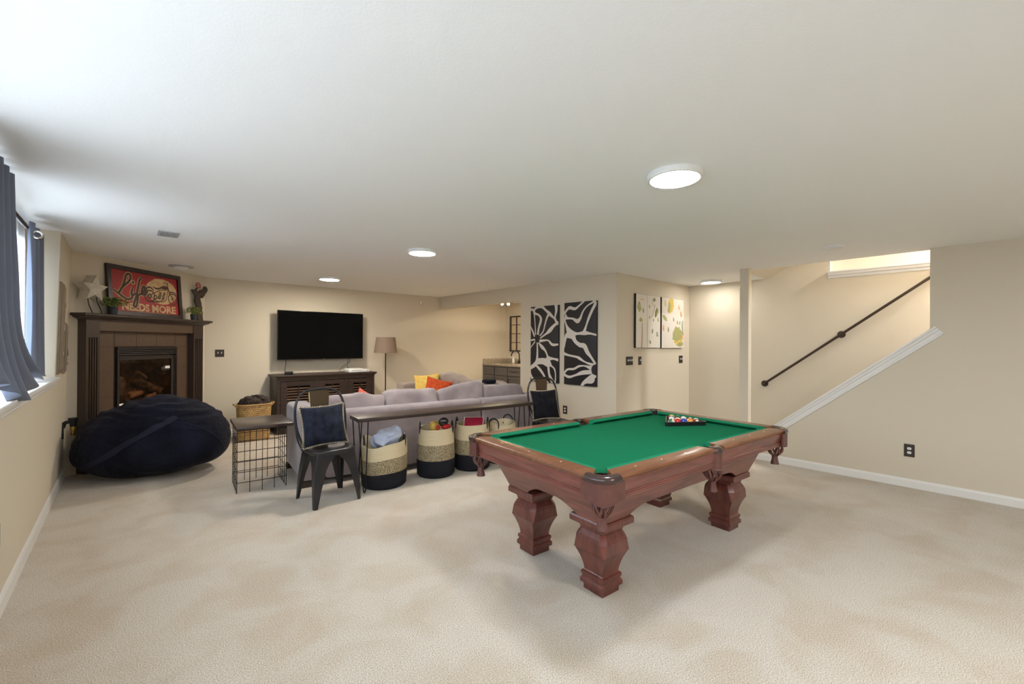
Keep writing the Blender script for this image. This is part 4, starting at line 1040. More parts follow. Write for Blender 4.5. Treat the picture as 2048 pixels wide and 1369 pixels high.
fb(bm, 0.2, 0.49, 0, 0.004, 0, 1.6, mi=1); fb(bm, 1.343, 1.56, 0, 0.004, 0, 1.6, mi=1); fb(bm, 0.49, 1.343, 0, 0.004, 1.382, 1.6, mi=1)
for i in range(5):
    for j in range(6):
        if 0 < i < 4 and j < 5: continue
        fb(bm, xs[i] + 0.002, xs[i+1] - 0.002, 0.003, 0.012, zs[j] + 0.002, zs[j+1] - 0.002, 0.0015)
obj('tile_surround', bm, ['tile', 'grout'], fp, False)
bm = nb(); q0, q1 = 0.488, 1.346
fb(bm, q0, q0 + 0.012, 0, 0.034, 0.1, 1.384); fb(bm, q1 - 0.016, q1, 0, 0.034, 0.1, 1.384); fb(bm, q0, q1, 0, 0.034, 1.372, 1.384)
fb(bm, q0 + 0.012, q0 + 0.036, 0, 0.022, 0.1, 1.272); fb(bm, q1 - 0.085, q1 - 0.045, 0, 0.022, 0.1, 1.272); fb(bm, q1 - 0.030, q1 - 0.016, 0, 0.022, 0.1, 1.272); fb(bm, q0 + 0.012, q1 - 0.045, 0, 0.022, 1.228, 1.272)
fb(bm, q1 - 0.046, q1 - 0.029, 0, 0.012, 0.1, 1.272)
fb(bm, q0 + 0.012, q1 - 0.045, 0, 0.022, 0.1, 0.68); obj('firebox_frame', bm, 'firebox', fp, False)
bm = nb()
for k in range(4): box(bm, ((q0 + q1) / 2, -0.020, 1.294 + 0.021 * k), (q1 - q0 - 0.03, 0.018, 0.010), 0, rx(math.radians(-25)))
fb(bm, q0 + 0.012, q1 - 0.016, 0, 0.004, 1.272, 1.372, mi=1); obj('louver', bm, ['firebox', 'black'], fp, False)
bm = nb()
t0, t1 = 0.51, 1.262; zf = 0.70
loft(bm, [[(t0, 0.0, z), (t0 + 0.06, 0.34, z), (t1 - 0.06, 0.34, z), (t1, 0.0, z)] for z in (zf, 1.24)], closed=False, cap=False)
quad(bm, [(t0, 0, zf), (t1, 0, zf), (t1 - 0.06, 0.34, zf), (t0 + 0.06, 0.34, zf)]); quad(bm, [(t0, 0, 1.24), (t1, 0, 1.24), (t1 - 0.06, 0.34, 1.24), (t0 + 0.06, 0.34, 1.24)])
obj('firebox_liner', bm, 'soot', fp, False)
bm = nb(); fb(bm, 0.522, 1.262, 0.006, 0.010, 0.68, 1.23); obj('glass_door', bm, 'fire_glass', fp, False)
bm = nb(); fb(bm, 1.175, 1.25, 0.0105, 0.0110, 1.095, 1.13); obj('sticker', bm, 'white_plastic', fp, False)
def log(label, p0, p1, r0, r1, m, seed):
    # p: (t, d, z)
    bm = nb(); n = 14; seg = 16; a = V((p0[0], -p0[1], p0[2])); b = V((p1[0], -p1[1], p1[2])); x, y = frame_of(b - a); rings = []
    for i in range(n + 1):
        f = i / n; c = a.lerp(b, f) + x * 0.012 * math.sin(5 * f + seed); r = r0 + (r1 - r0) * f; ring = []
        for k in range(seg):
            an = 2 * PI * k / seg; rr = r * (1 + 0.22 * noise.noise(V((math.cos(an) * 1.6, math.sin(an) * 1.6, f * 3 + seed * 5))))
            ring.append(c + x * rr * math.cos(an) + y * rr * math.sin(an))
        rings.append(ring)
    loft(bm, rings)
    t = thing('fire_log', label, 'log', dgp(0, 0.001), FR, 'logs in the fireplace')
    fs = [f for f in bm.faces if len(f.verts) > 4]
    for f in fs: f.material_index = 1
    obj('bark', bm, [m, 'log_end'], t, True, ang=60)
log('rounded fire log standing at the left of the fireplace', (0.69, -0.20, 0.74), (0.765, -0.22, 0.97), 0.070, 0.052, 'log', 1)
log('big split fire log slanting down to a pale sawn end', (0.91, -0.20, 0.98), (1.20, -0.09, 0.785), 0.052, 0.05, 'log', 2)
log('orange brown fire log low at the left front', (0.70, -0.066, 0.772), (0.905, -0.075, 0.80), 0.052, 0.028, 'ember', 3)
log('thin fire log low in the middle front', (0.955, -0.045, 0.73), (1.08, -0.052, 0.765), 0.024, 0.022, 'ember', 4)
log('dark fire log lying across the back', (0.80, -0.25, 0.78), (1.15, -0.26, 0.80), 0.06, 0.06, 'log', 6)
log('small branch propped on the slanting log', (1.02, -0.10, 0.975), (0.90, -0.13, 1.065), 0.020, 0.024, 'log', 8)

# ------------------------------------------------------------------ on the mantel
MZ = 1.768
st = thing('star_ornament', 'thick whitewashed wooden star on two bent metal rods at the mantel left end', 'star ornament', dgp(0.105, 0.13, MZ), FR)
bm = nb(); R1, R2 = 0.142, 0.064; cz = 0.268
pol = []
for k in range(10):
    a = PI / 2 + k * PI / 5 - 0.06; r = R1 if k % 2 == 0 else R2
    pol.append((r * math.cos(a), cz + r * math.sin(a) * 1.06))
mt = Matrix(((1, 0, 0, 0), (0, 0, 1, 0), (0, 1, 0, 0), (0, 0, 0, 1)))
# faceted front: the star rises to a ridge at its middle
fr = [mt @ V((x, y, -0.035)) for x, y in pol]; bk = [mt @ V((x, y, 0.085)) for x, y in pol]
vf = [bm.verts.new(p) for p in fr]; vb = [bm.verts.new(p) for p in bk]; cf = bm.verts.new((0, -0.052, cz))
for k in range(10):
    j = (k + 1) % 10; bm.faces.new((vf[k], vf[j], cf)); bm.faces.new((vf[k], vf[j], vb[j], vb[k]))
bm.faces.new(vb); obj('star', bm, 'star', st, False)
for x0, x1, zt in ((-0.062, -0.03, 0.165), (0.028, 0.072, 0.225)):
    bm = nb(); tube(bm, [(x0, -0.01, zt), (x0 + 0.004, -0.015, zt * 0.6), (x1 - 0.01, -0.025, zt * 0.2), (x1, -0.03, 0.0)], 0.0042, 8, sub=5); obj('rod', bm, 'black_metal', st)
def plant(label, loc, pr, ph, fr_, fh, m, seed, n):
    t = thing('potted_plant', label, 'potted plant', loc, group='small potted plants on the mantel'); rnd = random.Random(seed)
    bm = nb(); lathe(bm, [(pr * 0.78, 0), (pr, ph * 0.9), (pr * 1.06, ph * 0.92), (pr * 1.06, ph), (pr * 0.92, ph), (pr * 0.9, ph * 0.85), (0.004, ph * 0.85)], 20); obj('pot', bm, 'pot', t)
    bm = nb()
    for k in range(n):
        a = rnd.uniform(0, 2 * PI); e = rnd.uniform(0.05, 1.0) ** 0.8; rad = fr_ * math.sqrt(rnd.random()) * (0.35 + 0.65 * math.cos(e * 0.9)) * (0.40 if math.sin(a) > 0 else 1.0); z = ph + fh * (0.05 + 0.9 * e * rnd.uniform(0.6, 1.0))
        c = V((rad * math.cos(a), rad * math.sin(a), z)); d = V((math.cos(a + rnd.uniform(-.6, .6)), math.sin(a + rnd.uniform(-.6, .6)), rnd.uniform(-0.3, 0.9))).normalized()
        L = rnd.uniform(0.018, 0.036); w = L * 0.28; s = d.cross(V((rnd.uniform(-1, 1), rnd.uniform(-1, 1), 1))).normalized(); nn = d.cross(s)
        vs = [bm.verts.new(c + q) for q in (-d * L * 0.5, s * w - d * L * 0.05 + nn * 0.003, d * L * 0.5, -s * w - d * L * 0.05 + nn * 0.003)]
        bm.faces.new(vs).material_index = 0 if rnd.random() < 0.72 else 1
    obj('foliage', bm, m, t, False)
    bm = nb()
    for k in range(14):
        a = rnd.uniform(0, 2 * PI); r = fr_ * rnd.uniform(0.3, 0.85); cyl(bm, (0.01 * math.cos(a), 0.01 * math.sin(a), ph * 0.85), (r * math.cos(a), r * math.sin(a), ph + fh * rnd.uniform(0.3, 0.8)), 0.0014, seg=5)
    obj('stems', bm, 'leaf', t)
plant('bushy green plant in a dark pot at the left of the mantel', dgp(0.335, 0.135, MZ), 0.043, 0.085, 0.13, 0.125, ['leaf', 'leaf2'], 3, 420)
plant('smaller yellow green plant in a dark pot at the right of the mantel', dgp(1.515, 0.13, MZ), 0.043, 0.08, 0.105, 0.125, ['leaf2', 'leaf'], 8, 340)
# framed sign leaning on the wall
sg = thing('framed_sign', 'red vintage motorcycle sign in a dark frame leaning above the fireplace', 'sign', dgp(0.345, 0.05, MZ + 0.001), 0, rot=(math.radians(-4.5), 0, FR))
SW, SH_ = 1.045, 0.60
mt = Matrix(((1, 0, 0, 0), (0, 0, -1, 0), (0, 1, 0, 0), (0, 0, 0, 1)))      # sign x, y, outwards
bm = nb(); fw = 0.052
for a in ((0, SW, 0, fw), (0, SW, SH_ - fw, SH_), (0, fw, fw, SH_ - fw), (SW - fw, SW, fw, SH_ - fw)):
    tb = nb(); bx(tb, a[0], a[1], a[2], a[3], 0, 0.032, 0.003); merge(bm, tb, mt)
obj('frame', bm, 'sign_frame', sg, False)
bm = nb(); tb = nb(); bx(tb, fw - 0.004, SW - fw + 0.004, fw - 0.004, SH_ - fw + 0.004, 0.002, 0.012); merge(bm, tb, mt); pn = obj('print', bm, 'sign_red', sg, False)
def sgp(px, py):
    # photo-proportioned sign coordinates 0..1 -> metres on the sign
    return (px * SW, py * SH_)
bm = nb(); disc(bm, 0.715 * SW, 0.585 * SH_, 0.225 * SW, 0.285 * SH_, mt, 0.0126, 40, jit=0.03); obj('oval', bm, 'sign_cream', pn, False, label='cream oval behind the motorcycle')
bm = nb()
def ringd(cx, cy, ro, ri, h, n=32):
    A0 = [bm.verts.new(mt @ V((cx + ro * math.cos(2*PI*k/n), cy + ro * math.sin(2*PI*k/n), h))) for k in range(n)]
    B0 = [bm.verts.new(mt @ V((cx + ri * math.cos(2*PI*k/n), cy + ri * math.sin(2*PI*k/n), h))) for k in range(n)]
    for k in range(n): j = (k + 1) % n; bm.faces.new((A0[k], A0[j], B0[j], B0[k]))
wx, wy = 0.872 * SW, 0.36 * SH_; rx_0, ry_0 = 0.535 * SW, 0.375 * SH_
hm = 0.0134; mt0 = mt; mt = mt @ Matrix.Translation(V((0, 0.085 * SH_, 0)))
ringd(wx, wy, 0.080, 0.066, hm); ringd(wx, wy, 0.020, 0.010, hm); ringd(rx_0, ry_0, 0.082, 0.064, hm); ringd(rx_0, ry_0, 0.030, 0.012, hm)
for cx_, cy_ in ((wx, wy), (rx_0, ry_0)):
    for k in range(8): a_ = PI * k / 4; ribbon(bm, [(cx_ + 0.015 * math.cos(a_), cy_ + 0.015 * math.sin(a_), 0.003), (cx_ + 0.068 * math.cos(a_), cy_ + 0.068 * math.sin(a_), 0.003)], mt, hm, sub=1)
def rb(*pts): ribbon(bm, [(x * SW, y * SH_, w) for x, y, w in pts], mt, hm)
rb((0.475, 0.44, 0.010), (0.50, 0.535, 0.020), (0.55, 0.56, 0.022), (0.60, 0.50, 0.012))                     # rear fender
rb((0.585, 0.585, 0.012), (0.63, 0.555, 0.022), (0.68, 0.565, 0.020), (0.70, 0.585, 0.012))                   # saddle
rb((0.68, 0.575, 0.012), (0.73, 0.595, 0.040), (0.78, 0.60, 0.044), (0.815, 0.60, 0.016))                     # tank
rb((0.805, 0.72, 0.008), (0.80, 0.66, 0.012), (0.825, 0.52, 0.014), (0.872, 0.36, 0.012)); rb((0.74, 0.70, 0.007), (0.775, 0.715, 0.008), (0.81, 0.69, 0.008))   # fork, bars
rb((0.81, 0.47, 0.008), (0.85, 0.52, 0.016), (0.91, 0.505, 0.014), (0.94, 0.45, 0.008))                       # front fender
rb((0.535, 0.375, 0.010), (0.62, 0.47, 0.010), (0.70, 0.535, 0.010), (0.81, 0.56, 0.010)); rb((0.81, 0.55, 0.010), (0.785, 0.42, 0.010), (0.75, 0.30, 0.010), (0.64, 0.28, 0.010), (0.55, 0.36, 0.008))  # frame tubes
rb((0.66, 0.33, 0.040), (0.685, 0.42, 0.044), (0.69, 0.49, 0.032)); rb((0.72, 0.33, 0.036), (0.735, 0.41, 0.040), (0.755, 0.49, 0.030))                          # cylinders
rb((0.49, 0.25, 0.010), (0.58, 0.26, 0.018), (0.68, 0.275, 0.012), (0.75, 0.40, 0.008))                       # exhaust
disc(bm, 0.615 * SW, 0.36 * SH_, 0.030, 0.030, mt, hm, 18, jit=0.08)
obj('motorcycle', bm, 'sign_brown', pn, False, label='brown motorcycle drawing')
bm = nb(); disc(bm, 0.615 * SW, 0.36 * SH_, 0.014, 0.014, mt, 0.0140, 14)
for k in range(4): ribbon(bm, [((0.66 + 0.004 * k) * SW, (0.37 + 0.032 * k) * SH_, 0.004), ((0.75 + 0.004 * k) * SW, (0.37 + 0.032 * k) * SH_, 0.004)], mt, 0.0140, sub=1)
obj('engine_detail', bm, 'sign_cream', pn, False)
mt = mt0
strokes = [[(0.155, 0.52), (0.20, 0.60), (0.265, 0.70), (0.295, 0.80), (0.28, 0.86), (0.245, 0.84), (0.222, 0.74), (0.20, 0.62), (0.175, 0.54)],
           [(0.185, 0.57), (0.158, 0.50), (0.14, 0.455), (0.15, 0.425)],
           [(0.075, 0.50), (0.13, 0.44), (0.19, 0.37), (0.24, 0.335), (0.285, 0.36), (0.31, 0.43)],
           [(0.315, 0.60), (0.295, 0.49), (0.292, 0.445), (0.315, 0.435), (0.345, 0.49)],
           [(0.44, 0.83), (0.41, 0.77), (0.39, 0.66), (0.365, 0.50), (0.345, 0.38), (0.32, 0.28), (0.312, 0.21), (0.34, 0.20), (0.362, 0.30), (0.375, 0.42), (0.40, 0.47), (0.43, 0.47)],
           [(0.42, 0.48), (0.46, 0.55), (0.475, 0.63), (0.452, 0.64), (0.43, 0.55), (0.437, 0.48), (0.47, 0.47), (0.51, 0.56)]]
for nm, mname, w, h in (('lettering_outline', 'sign_cream', 0.046, 0.0128), ('lettering', 'sign_brown', 0.029, 0.0136)):
    bm = nb()
    for i, s in enumerate(strokes): ribbon(bm, [(x * SW, y * SH_, w * (1.0 if 0 < k < len(s) - 1 else 0.7)) for k, (x, y) in enumerate(s)], mt, h + i * 0.00006)
    disc(bm, 0.322 * SW, 0.70 * SH_, w * 0.62, w * 0.62, mt, h + 0.0004, 16)
    obj(nm, bm, mname, pn, False)
bm = nb()
for s, u0, u1 in (('NEEDS', 0.165, 0.520), ('MORE', 0.555, 0.905)):
    tb = text_bm(s, 0.128, Matrix.Identity(4), 0.005)
    xa = min(v.co.x for v in tb.verts); xb = max(v.co.x for v in tb.verts)
    for v in tb.verts: v.co.x = (v.co.x - xa) / (xb - xa) * (u1 - u0) * SW
    merge(bm, tb, mt @ Matrix.Translation(V((u0 * SW, 0.118 * SH_, 0.0138))))
obj('lettering', bm, 'sign_cream', pn, False)
bm = nb(); xk = 0.36
while xk < 0.80:
    w = 0.012 + 0.008 * random.random(); tb = nb(); bx(tb, xk * SW, xk * SW + w, fw - 0.002, 0.060, 0.0122, 0.0132); merge(bm, tb, mt); xk += 0.024
obj('cut_off_line', bm, 'sign_cream', pn, False)
# carved figure with a ring
fg = thing('cutout_figure', 'dark wooden cutout figure holding up a red ring, mantel right end', 'figurine', dgp(1.70, 0.06, MZ), FR)
FP = [(1.664, 1.768), (1.652, 1.906), (1.641, 1.991), (1.613, 2.039), (1.623, 2.134), (1.596, 2.157), (1.553, 2.211), (1.58, 2.214), (1.606, 2.205), (1.620, 2.216), (1.649, 2.244), (1.656, 2.236), (1.636, 2.204), (1.66, 2.192), (1.694, 2.176), (1.705, 2.208), (1.74, 2.225), (1.777, 2.239), (1.781, 2.262), (1.788, 2.284), (1.815, 2.283), (1.834, 2.268), (1.846, 2.238), (1.835, 2.21), (1.818, 2.191), (1.80, 2.168), (1.784, 2.143), (1.75, 2.105), (1.722, 2.135), (1.706, 2.083), (1.729, 2.025), (1.733, 1.99), (1.746, 1.965), (1.742, 1.93), (1.758, 1.879), (1.752, 1.85), (1.764, 1.768)]
bm = nb(); mf = Matrix(((1, 0, 0, -1.70), (0, 0, 1, 0), (0, 1, 0, -1.768), (0, 0, 0, 1))); prism(bm, FP, -0.012, 0.012, mf); obj('body', bm, 'figure', fg, False)
bm = nb(); prism(bm, [(1.665 + 0.040 * math.cos(2*PI*k/24), 2.283 + 0.040 * math.sin(2*PI*k/24)) for k in range(24)], -0.010, 0.008, mf); obj('disc', bm, 'star', fg, True)
bm = nb(); tube(bm, [mf @ V((1.665 + 0.036 * math.cos(2*PI*k/24), 2.283 + 0.036 * math.sin(2*PI*k/24), -0.010)) for k in range(24)], 0.008, 8, True); prism(bm, [(1.665, 2.264), (1.684, 2.283), (1.665, 2.302), (1.646, 2.283)], -0.013, -0.008, mf); obj('ring', bm, 'ring_red', fg, label='red ring with a red centre')
# ------------------------------------------------------------------ television wall
tv = thing('television', 'large black flat screen television mounted on the far wall', 'television', (1.84, 8.0, 1.165), rot=(0, 0, 0))
TW, THh = 1.43, 0.822; tl = rx(math.radians(3.0))
bm = nb(); t = nb(); bx(t, 0, TW, -0.175, -0.135, 0, THh, 0.004); merge(bm, t); obj('bezel', bm, 'bezel', tv)
bm = nb(); quad(bm, [(0.008, -0.1757, 0.014), (TW - 0.008, -0.1757, 0.014), (TW - 0.008, -0.1757, THh - 0.008), (0.008, -0.1757, THh - 0.008)]); obj('screen', bm, 'tv', tv, False)
bm = nb(); bx(bm, 0.2, TW - 0.2, -0.137, -0.105, 0.08, THh - 0.25, 0.01); bx(bm, TW/2 - 0.2, TW/2 + 0.2, -0.107, -0.002, 0.2, 0.45); obj('wall_mount', bm, 'black', tv)
bm = nb(); bx(bm, TW/2 + 0.01, TW/2 + 0.035, -0.178, -0.175, 0.002, 0.010); obj('logo_badge', bm, 'chrome', tv)
SX0, SX1, SY0, SY1, SZT = 1.765, 3.36, 7.52, 7.965, 0.935
ts = thing('tv_stand', 'dark wooden media console with louvered doors under the television', 'cabinet', (SX0, SY1, 0))
W_, D_ = SX1 - SX0, SY1 - SY0
def sbx(bm, x0, x1, d0, d1, z0, z1, bev=0.002): bx(bm, x0, x1, -d1, -d0, z0, z1, bev)   # d measured from the wall side
bm = nb(); loft(bm, [[(-o, 0, z), (-o, -D_ - o, z), (W_ + o, -D_ - o, z), (W_ + o, 0, z)] for o, z in ((0.0, SZT - 0.06), (0.004, SZT - 0.05), (0.014, SZT - 0.04), (0.028, SZT - 0.028), (0.032, SZT - 0.012), (0.028, SZT))]); obj('top', bm, 'darkwood', ts, True, ang=25)
bm = nb()
sbx(bm, 0.0, 0.03, 0, D_ - 0.01, 0.04, SZT - 0.06); sbx(bm, W_ - 0.03, W_, 0, D_ - 0.01, 0.04, SZT - 0.06); sbx(bm, 0.03, W_ - 0.03, 0, 0.012, 0.10, SZT - 0.06)
sbx(bm, 0.03, W_ - 0.03, 0.012, D_ - 0.02, 0.10, 0.14); sbx(bm, 0, W_, 0, D_, 0.0, 0.10)
for x in (0.0, 0.585, 1.065, W_ - 0.05): sbx(bm, x, x + 0.05, D_ - 0.035, D_, 0.10, SZT - 0.101)
sbx(bm, 0, W_, D_ - 0.035, D_, SZT - 0.10, SZT - 0.06); obj('body', bm, 'darkwood', ts, False)
for i, (x0, x1) in enumerate(((0.055, 0.585), (0.638, 1.065), (1.118, W_ - 0.055))):
    bm = nb(); z0, z1 = 0.11, SZT - 0.11; st_ = 0.095; ym = D_ - 0.03
    sbx(bm, x0, x0 + st_, ym, ym + 0.028, z0, z1); sbx(bm, x1 - st_, x1, ym, ym + 0.028, z0, z1); sbx(bm, x0 + st_, x1 - st_, ym, ym + 0.028, z0, z0 + 0.08); sbx(bm, x0 + st_, x1 - st_, ym, ym + 0.028, z1 - 0.07, z1)
    mid = (x0 + x1) / 2; sbx(bm, mid - 0.008, mid + 0.008, ym + 0.026, ym + 0.036, z0 + 0.08, z1 - 0.07)
    dr = obj('door', bm, 'darkwood', ts, False)
    bm = nb(); zz = z0 + 0.10
    while zz < z1 - 0.085:
        box(bm, (mid, -(ym + 0.014), zz), (x1 - x0 - 2 * st_, 0.030, 0.006), 0, rx(math.radians(28))); zz += 0.042
    obj('louver', bm, 'louver', dr, False)
bm = nb(); box(bm, (0, 0, 0.025), (0.115, 0.07, 0.05), 0.004); o = obj('streaming_box', bm, 'black', loc=(1.96, 7.62, SZT)); tag(o, 'small black streaming box at the left end of the media console', 'streaming box')
t = thing('game_console', 'white game console at the right end of the media console', 'game console', (3.11, 7.72, SZT))
bm = nb(); box(bm, (0, 0, 0.0225), (0.37, 0.25, 0.045), 0.004); box(bm, (-0.05, 0, 0.053), (0.25, 0.24, 0.016), 0.004); obj('body', bm, 'white_plastic', t)
bm = nb(); box(bm, (-0.05, -0.1255, 0.028), (0.18, 0.002, 0.005)); box(bm, (0.15, -0.1255, 0.026), (0.012, 0.002, 0.012)); obj('disc_slot', bm, 'black', t)
def cable(label, pts):
    bm = nb(); tube(bm, pts, 0.0045, 6, sub=6); o = obj('cable', bm, 'black'); tag(o, label, 'cable', 'cables hanging below the television')
cable('single black cable hanging below the left end of the television', [(1.985, 7.90, 1.19), (1.99, 7.91, 1.10), (1.975, 7.90, 1.02), (1.97, 7.85, SZT + 0.005), (1.965, 7.70, SZT + 0.0047), (1.964, 7.66, SZT + 0.012)])
cable('looped black cable dropping from the television right end to the game console', [(3.02, 7.90, 1.19), (3.02, 7.90, 1.10), (3.00, 7.89, 1.05), (3.03, 7.88, 0.99), (3.08, 7.86, 0.985), (3.09, 7.82, 0.958)])
cable('diagonal black cable from the television right end down to the console top', [(3.055, 7.885, 1.19), (3.045, 7.885, 1.10), (2.94, 7.90, 1.03), (2.87, 7.89, 0.955), (2.85, 7.88, SZT + 0.005)])
# wicker basket with a throw
t = thing('wicker_basket', 'oval wicker basket full of brown yarn throws left of the media console', 'basket', (1.44, 7.45, 0))
bm = nb(); seg = 48; R = []
for i in range(13):
    f = i / 12; s = 0.90 + 0.10 * f; k = 3.2; ring = []
    for q in range(seg):
        a = 2 * PI * q / seg; c, s_ = math.cos(a), math.sin(a); l = (abs(c) ** k + abs(s_) ** k) ** (1 / k); ring.append((0.225 * s * c / l, 0.18 * s * s_ / l, 0.53 * f))
    R.append(ring)
R += [[(x * 0.94, y * 0.93, z) for x, y, z in R[-1]], [(x * 0.88, y * 0.88, 0.03) for x, y, z in R[0]]]
loft(bm, R); obj('basket_body', bm, 'wicker', t, True, ang=50)
bm = nb(); pts = [(0.225 * math.cos(a) / (abs(math.cos(a)) ** 3.2 + abs(math.sin(a)) ** 3.2) ** (1 / 3.2), 0.18 * math.sin(a) / (abs(math.cos(a)) ** 3.2 + abs(math.sin(a)) ** 3.2) ** (1 / 3.2), 0.53) for a in [2 * PI * q / 40 for q in range(40)]]
tube(bm, pts, 0.012, 8, True); obj('rolled_rim', bm, 'wicker', t)
for s in (-1, 1):
    bm = nb(); tube(bm, [(s * 0.222, -0.06, 0.50), (s * 0.255, -0.05, 0.53), (s * 0.265, 0, 0.54), (s * 0.255, 0.05, 0.53), (s * 0.222, 0.06, 0.50)], 0.011, 8, sub=4); obj('handle', bm, 'wicker', t)
bm = nb(); puff(bm, (0, 0, 0.03), (0.40, 0.31, 0.16), n=14, k=2.6, amp=0.03, fr=11, seed=2)
rnd = random.Random(5)
for k in range(9): puff(bm, (rnd.uniform(-0.13, 0.13), rnd.uniform(-0.09, 0.09), 0.085 + rnd.uniform(-0.02, 0.025)), (0.13, 0.11, 0.07), rot=rz_(rnd.uniform(0, 3)) @ rx(rnd.uniform(-.5, .5)), n=6, k=2.4, amp=0.02, fr=16, seed=k)
o = obj('yarn_throw', bm, 'fur', loc=(1.44, 7.45, 0.52)); tag(o, 'chunky brown throw heaped in the wicker basket', 'throw')
# floor lamp
t = thing('floor_lamp', 'slim floor lamp with taupe drum shade right of the television', 'lamp', (3.62, 7.62, 0))
bm = nb(); lathe(bm, [(0.14, 0), (0.14, 0.012), (0.125, 0.02), (0.02, 0.026), (0.012, 0.034)], 32); obj('base', bm, 'black_metal', t)
bm = nb(); cyl(bm, (0, 0, 0.03), (0, 0, 1.36), 0.010); obj('pole', bm, 'black_metal', t)
bm = nb(); lathe(bm, [(0.212, 1.27), (0.172, 1.56), (0.169, 1.56), (0.209, 1.27), (0.212, 1.27)], 48, cap=False); obj('lamp_shade', bm, 'shade', t)
bm = nb()
for k in range(3): a = 2*PI*k/3; cyl(bm, (0, 0, 1.36), (0.170 * math.cos(a), 0.170 * math.sin(a), 1.553), 0.003, seg=6)
obj('shade_carrier', bm, 'black_metal', t)

# ------------------------------------------------------------------ wet bar beyond the opening
BX = 6.225
units = [(7.57, 7.995), (7.125, 7.565), (6.68, 7.12), (6.235, 6.675)]
ul = ['grey brown bar cabinet unit at the left end against the far wall', 'grey brown bar cabinet unit under the sink, second from the far wall', 'grey brown bar cabinet unit third from the far wall beside the opening edge', 'grey brown bar cabinet unit hidden farthest right behind the wall']
for (y0, y1), lb in list(zip(units, ul))[:3]:
    t = thing('bar_cabinet', lb, 'cabinet', (BX, (y0 + y1) / 2, 0), group='bar cabinet units'); w = (y1 - y0) / 2
    bm = nb(); bx(bm, 0, 0.66, -w, w, 0.10, 0.955); bx(bm, 0.06, 0.66, -w, w, 0, 0.10); obj('body', bm, 'bar_paint', t, False)
    for nm, z0, z1 in (('drawer_front', 0.755, 0.92), ('door', 0.13, 0.735)):
        bm = nb(); bx(bm, -0.020, 0.0, -w + 0.018, w - 0.018, z0, z1, 0.003); bx(bm, -0.027, -0.019, -w + 0.018, -w + 0.065, z0, z1, 0.002); bx(bm, -0.027, -0.019, w - 0.065, w - 0.018, z0, z1, 0.002)
        bx(bm, -0.027, -0.019, -w + 0.06, w - 0.06, z1 - 0.045, z1, 0.002); bx(bm, -0.027, -0.019, -w + 0.06, w - 0.06, z0, z0 + 0.045, 0.002)
        d_ = obj(nm, bm, 'bar_paint', t, False)
        if nm == 'door' or y0 < 7.0:
            bm = nb(); yy = (w - 0.05) * (-1 if y0 > 7.5 else 1); zz = z1 - 0.11
            if nm == 'door': tube(bm, [(-0.027, yy, zz - 0.05), (-0.05, yy, zz - 0.045), (-0.05, yy, zz + 0.045), (-0.027, yy, zz + 0.05)], 0.006, 8)
            else: tube(bm, [(-0.027, -0.05, 0.84), (-0.05, -0.045, 0.84), (-0.05, 0.045, 0.84), (-0.027, 0.05, 0.84)], 0.006, 8)
            obj('handle', bm, 'black', d_)
t = thing('bar_countertop', 'speckled granite countertop with low splash on the bar cabinets', 'countertop', (BX, 8.0, 0.955))
bm = nb(); bx(bm, -0.03, 0.672, -1.35, -0.002, 0, 0.045, 0.004); obj('slab', bm, 'granite', t)
bm = nb(); bx(bm, -0.02, 0.672, -0.022, -0.002, 0.045, 0.145, 0.002); bx(bm, 0.652, 0.672, -1.35, -0.022, 0.045, 0.145, 0.002); obj('backsplash', bm, 'granite', t)
bm = nb(); loft(bm, [[(x, y, z) for x, y in ((-.17 * s, -.24 * s), (.17 * s, -.24 * s), (.17 * s, .24 * s), (-.17 * s, .24 * s))] for s, z in ((1.0, 0), (1.03, 0.0), (1.03, 0.004), (0.97, 0.004), (0.93, -0.003), (0.3, -0.004))])
o = obj('bar_sink', bm, 'chrome', loc=(6.50, 7.33, 1.0045)); tag(o, 'small metal bar sink set in the granite countertop', 'sink')
t = thing('bar_faucet', 'black gooseneck faucet at the bar sink', 'faucet', (6.74, 7.33, 1.0))
bm = nb(); tube(bm, [(0, 0, 0.0), (0, 0, 0.18), (-0.01, 0.01, 0.24), (-0.05, 0.05, 0.29), (-0.10, 0.08, 0.28), (-0.135, 0.105, 0.22), (-0.145, 0.11, 0.17)], 0.014, 12, sub=6); lathe(bm, [(0.032, 0), (0.03, 0.06), (0.016, 0.07)], 20); obj('spout', bm, 'black', t)
bm = nb(); tube(bm, [(0, 0, 0.04), (0, -0.05, 0.05), (0.0, -0.09, 0.075)], 0.009, 8); obj('lever', bm, 'black', t)
t = thing('soap_bottle', 'clear soap bottle beside the black bar faucet', 'bottle', (6.73, 7.52, 1.0))
bm = nb(); lathe(bm, [(0.03, 0), (0.03, 0.10), (0.012, 0.12), (0.012, 0.13)], 20); obj('bottle_body', bm, 'soap', t)
bm = nb(); cyl(bm, (0, 0, 0.13), (0, 0, 0.16), 0.008); cyl(bm, (0, 0, 0.16), (-0.04, 0, 0.155), 0.006); obj('pump', bm, 'white_plastic', t)
t = thing('grid_mirror', 'black framed window pane mirror on the bar wall', 'mirror', (6.90, 7.30, 1.27))
MW, MH = 0.52, 0.84
bm = nb(); fwm = 0.03
for a in ((MW - fwm, MW, 0, MH), (-MW, -MW + fwm, 0, MH), (-MW, MW, 0, fwm), (-MW, MW, MH - fwm, MH)): bx(bm, -0.03, -0.004, a[0], a[1], a[2], a[3], 0.002)
obj('frame', bm, 'plate', t, False)
bm = nb()
for k in (1, 2, 3): bx(bm, -0.026, -0.008, -MW, MW, MH * k / 4 - 0.007, MH * k / 4 + 0.007)
for y in (0.29, 0.06, -0.17, -0.36): bx(bm, -0.026, -0.008, y - 0.008, y + 0.008, 0, MH)
obj('muntins', bm, 'plate', t, False)
